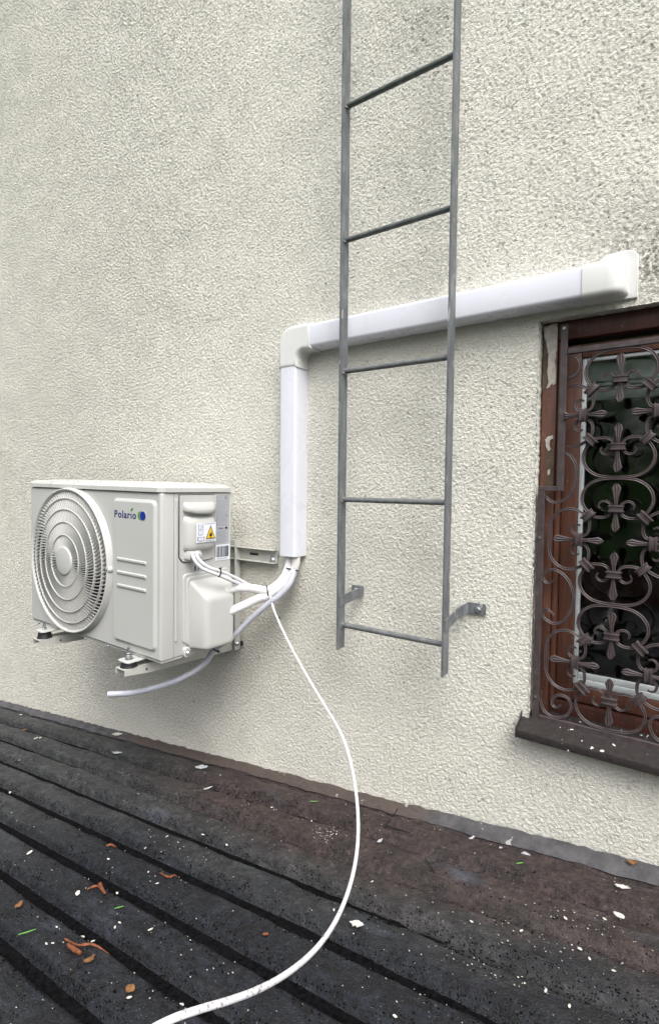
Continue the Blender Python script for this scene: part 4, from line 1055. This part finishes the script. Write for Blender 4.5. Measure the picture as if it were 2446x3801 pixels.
stick('larch_twig', [(-1.404, -.586), (-1.397, -.574), (-1.39, -.561)], .0036, M['orange'], 'straight short orange twig beside the bluish stain', group='orange twigs on the roof')
stick('larch_twig', [(-1.156, -.587), (-1.12, -.587), (-1.112, -.573), (-1.12, -.551)], .0022, M['orange'], 'curved thin orange twig left of the loose cable', group='orange twigs on the roof')
stick('larch_twig', [(-.768, -.613), (-.763, -.610), (-.757, -.607)], .0030, M['orange'], 'tiny orange stub lying just left of the loose cable', group='orange twigs on the roof')
stick('black_wire', [(-.764, -.020), (-.756, -.075), (-.747, -.127), (-.744, -.130), (-.700, -.131), (-.668, -.131)], .0018, M['twig'], 'thin black bent wire forming a corner near the wall', 'wire')
stick('dark_twig', [(-.584, -.209), (-.567, -.227), (-.552, -.214)], .0014, M['twig'], 'thin dark forked twig below the black wire, upper part', 'twig')
stick('dark_twig', [(-.566, -.228), (-.552, -.240), (-.536, -.254)], .0014, M['twig'], 'thin dark twig below the forked one', 'twig')
for (x, y, rot, lab) in ((-.895, -.85, .4, 'crumpled tan dry leaf at the bottom left of the roof'), (-1.039, -.849, 1.2, 'small round brown dry scale beside the orange stub'), (-1.364, -.844, 2.0, 'dark crumpled dry leaf near the left edge of the picture'), (-.146, -.016, .2, 'orange dry leaf on the flashing against the wall'), (-2.732, -.207, .9, 'small tan dry scale far up the roof on the left')):
    o = lying(ov(.0105, .0075, 14, .28, int(x*-1000)), x, y, rot, 4.0, .0016, .012 if y > -.03 else .003, M['brownleaf'], 'dry_leaf')
    tag(o, lab, 'leaf', 'dry leaves on the roof')
FL = [(-1.55, -.107, .021, 'largest torn pale paint flake below the end of the flashing'), (-2.026, -.154, .020, 'long ragged pale paint flake by the upper groove on the left'), (-1.399, -.213, .012, 'small grey paint flake below the largest one'), (-2.223, -.03, .026, 'chipped white render crumb on the roof edge under the drain hose'), (-.607, -.493, .0125, 'crumbly white bird dropping just right of the loose cable'), (-.154, -.112, .013, 'white bird dropping on the roof under the window'), (-.443, -.045, .010, 'narrow pale flake on the moss edge below the sill'), (-.51, -.083, .0085, 'thin grey sliver flake near the bare flashing'), (-.719, -.207, .010, 'slim pale sliver flake right of the loose cable')]
for i, (x, y, a, lab) in enumerate(FL):
    o = lying(ov(a, a*(.62 if i in (0, 3, 4) else .38), 18, .42, 50+i), x, y, (.3, .5, 1.0, .2, .2, .1, 1.3, 1.2, 1.3)[i], 1.2/(a*a*1e4), .0018, .004, M['petal'] if i in (3, 4, 5) else M['flake'], 'paint_flake')
    tag(o, lab, 'debris')
def pebble(x, y, a, label):
    bm = bmesh.new(); bmesh.ops.create_icosphere(bm, subdivisions=2, radius=1); r = random.Random(3)
    for v in bm.verts:
        k = 1+r.uniform(-.14, .14); v.co = Vector((v.co.x*a*k, v.co.y*a*.8*k, v.co.z*a*.45*k))
    bm.verts.index_update(); p = Vector(on_roof(x, y, a*.38))
    vf = ([v.co+p for v in bm.verts], [tuple(v.index for v in f.verts) for f in bm.faces]); bm.free()
    return tag(mobj('pebble', vf, M['stone'], None, 30, origin=p), label, 'stone')
pebble(-.374, -.071, .0115, 'pale grey pebble on the brown moss below the window')
for i, (x, y, L, rot, lab) in enumerate(((-1.132, -.72, .010, .9, 'short green grass clipping in the left part of the roof'), (-1.252, -.876, .018, 1.0, 'long green grass clipping at the lower left'), (-1.012, -.117, .012, .5, 'green grass clipping near the wall left of the loose cable'), (-.372, -.128, .0085, .7, 'bright green grass clipping below the pebble'))):
    o = lying([(-L, -.0012), (0, -.0016), (L, -.0006), (L, .0006), (0, .0016), (-L, .0012)], x, y, rot, .3, .0008, .002, M['grass'], 'grass_blade')
    tag(o, lab, 'grass clipping', 'grass clippings on the roof')
# pollen, sand and bud scales too small and many to count
def specks():
    r = random.Random(77); V = []; F = []
    def one(x, y, a):
        z = roof_surface(x, y)+.001; n = len(V); k = 5; t0 = r.uniform(0, 6)
        for zz, q in ((0, 1), (a*.55, .7)):
            for i in range(k):
                t = t0+2*PI*i/k; V.append((x+a*q*math.cos(t)*r.uniform(.7, 1.3), y+a*q*.7*math.sin(t)*r.uniform(.7, 1.3), z+zz))
        for i in range(k): F.append((n+i, n+(i+1) % k, n+k+(i+1) % k, n+k+i))
        F.append(tuple(n+k+i for i in range(k)))
    for _ in range(1500):
        x = -3.4+3.5*r.random()**.75; y = -1.15*r.random()
        one(x, y, r.choice((.0006, .0007, .0009, .0011, .0014, .0019)))
    for cx, cy, n, s in ((-.875, -.235, 70, .022), (-.25, -.40, 90, .09), (-.2, -.26, 50, .05), (-1.15, -.5, 60, .12), (-.9, -.75, 60, .15), (-.45, -.5, 60, .12)):
        for _ in range(n): one(r.gauss(cx, s), r.gauss(cy, s*.7), r.choice((.0009, .0012, .0015, .0020)))
    return V, F
sv = specks(); sv = ([p for p in sv[0]], sv[1])
tag(mobj('roof_grit', sv, M['grit'], None, 60), 'fine pale pollen and grit strewn over the dark roof', 'grit', kind='stuff')

# ================================================================== trees across the garden (mirrored in the panes)
def tree(x, y, h, w, seed, label):
    r = random.Random(seed)
    root = thing('garden_tree', label, 'tree', (x, y, -3.6), 'garden trees facing the wall')
    V = []; F = []
    parts = [tube([(x, y, -3.6), (x+.1, y, -3.6+h*.3), (x-.05, y+.1, -3.6+h*.62), (x, y, -3.6+h*.9)], lambda t: .22*(1-.8*t), 9, 4)]
    for k in range(9):
        a = r.uniform(0, 2*PI); z = -3.6+h*r.uniform(.25, .7); L = w*r.uniform(.5, .85)
        parts.append(tube([(x, y, z), (x+L*.5*math.cos(a), y+L*.5*math.sin(a), z+.5), (x+L*math.cos(a), y+L*math.sin(a), z+.9)], lambda t: .07*(1-.8*t), 6, 3))
    mobj('trunk', join(*parts), M['bark'], root)
    cl = [(r.gauss(0, .45)*w, r.gauss(0, .45)*w, h*(.18+.78*r.random())) for _ in range(70)]
    for _ in range(11000):
        c = r.choice(cl); s = .42
        p = Vector((x+c[0]+r.gauss(0, s), y+c[1]+r.gauss(0, s), -3.6+c[2]+r.gauss(0, s)))
        d = Vector((r.gauss(0, 1), r.gauss(0, 1), r.gauss(0, 1))).normalized(); e = d.cross(Vector((r.gauss(0, 1), r.gauss(0, 1), r.gauss(0, 1)))).normalized()
        q = r.uniform(.045, .09); n = len(V)
        V += [p-d*q, p+e*q*.45, p+d*q, p-e*q*.45]; F.append((n, n+1, n+2, n+3))
    me = bpy.data.meshes.new('crown'); b0 = base_of(root)
    me.from_pydata([tuple(v-b0) for v in V], [], F); me.materials.append(M['leaf'])
    link(bpy.data.objects.new('crown', me), root)
for i, (x, y, h, w, lab) in enumerate(((-4.2, -8.5, 7.0, 2.2, 'green leafy garden tree opposite the air conditioner'), (-.6, -9.5, 7.6, 2.4, 'tall green garden tree opposite the window'), (3.0, -8.0, 6.6, 2.2, 'green garden tree right of the tall one'), (6.6, -9.0, 7.0, 2.4, 'rightmost green garden tree facing the wall'), (-2.4, -11.5, 8.6, 2.6, 'taller green tree behind the gap left of the tall garden tree'), (1.3, -12, 9.0, 2.6, 'tallest green tree in the back row of the garden'), (4.9, -11.5, 8.6, 2.6, 'green tree in the back row right of the tallest one'))):
    tree(x, y, h, w, 40+i, lab)
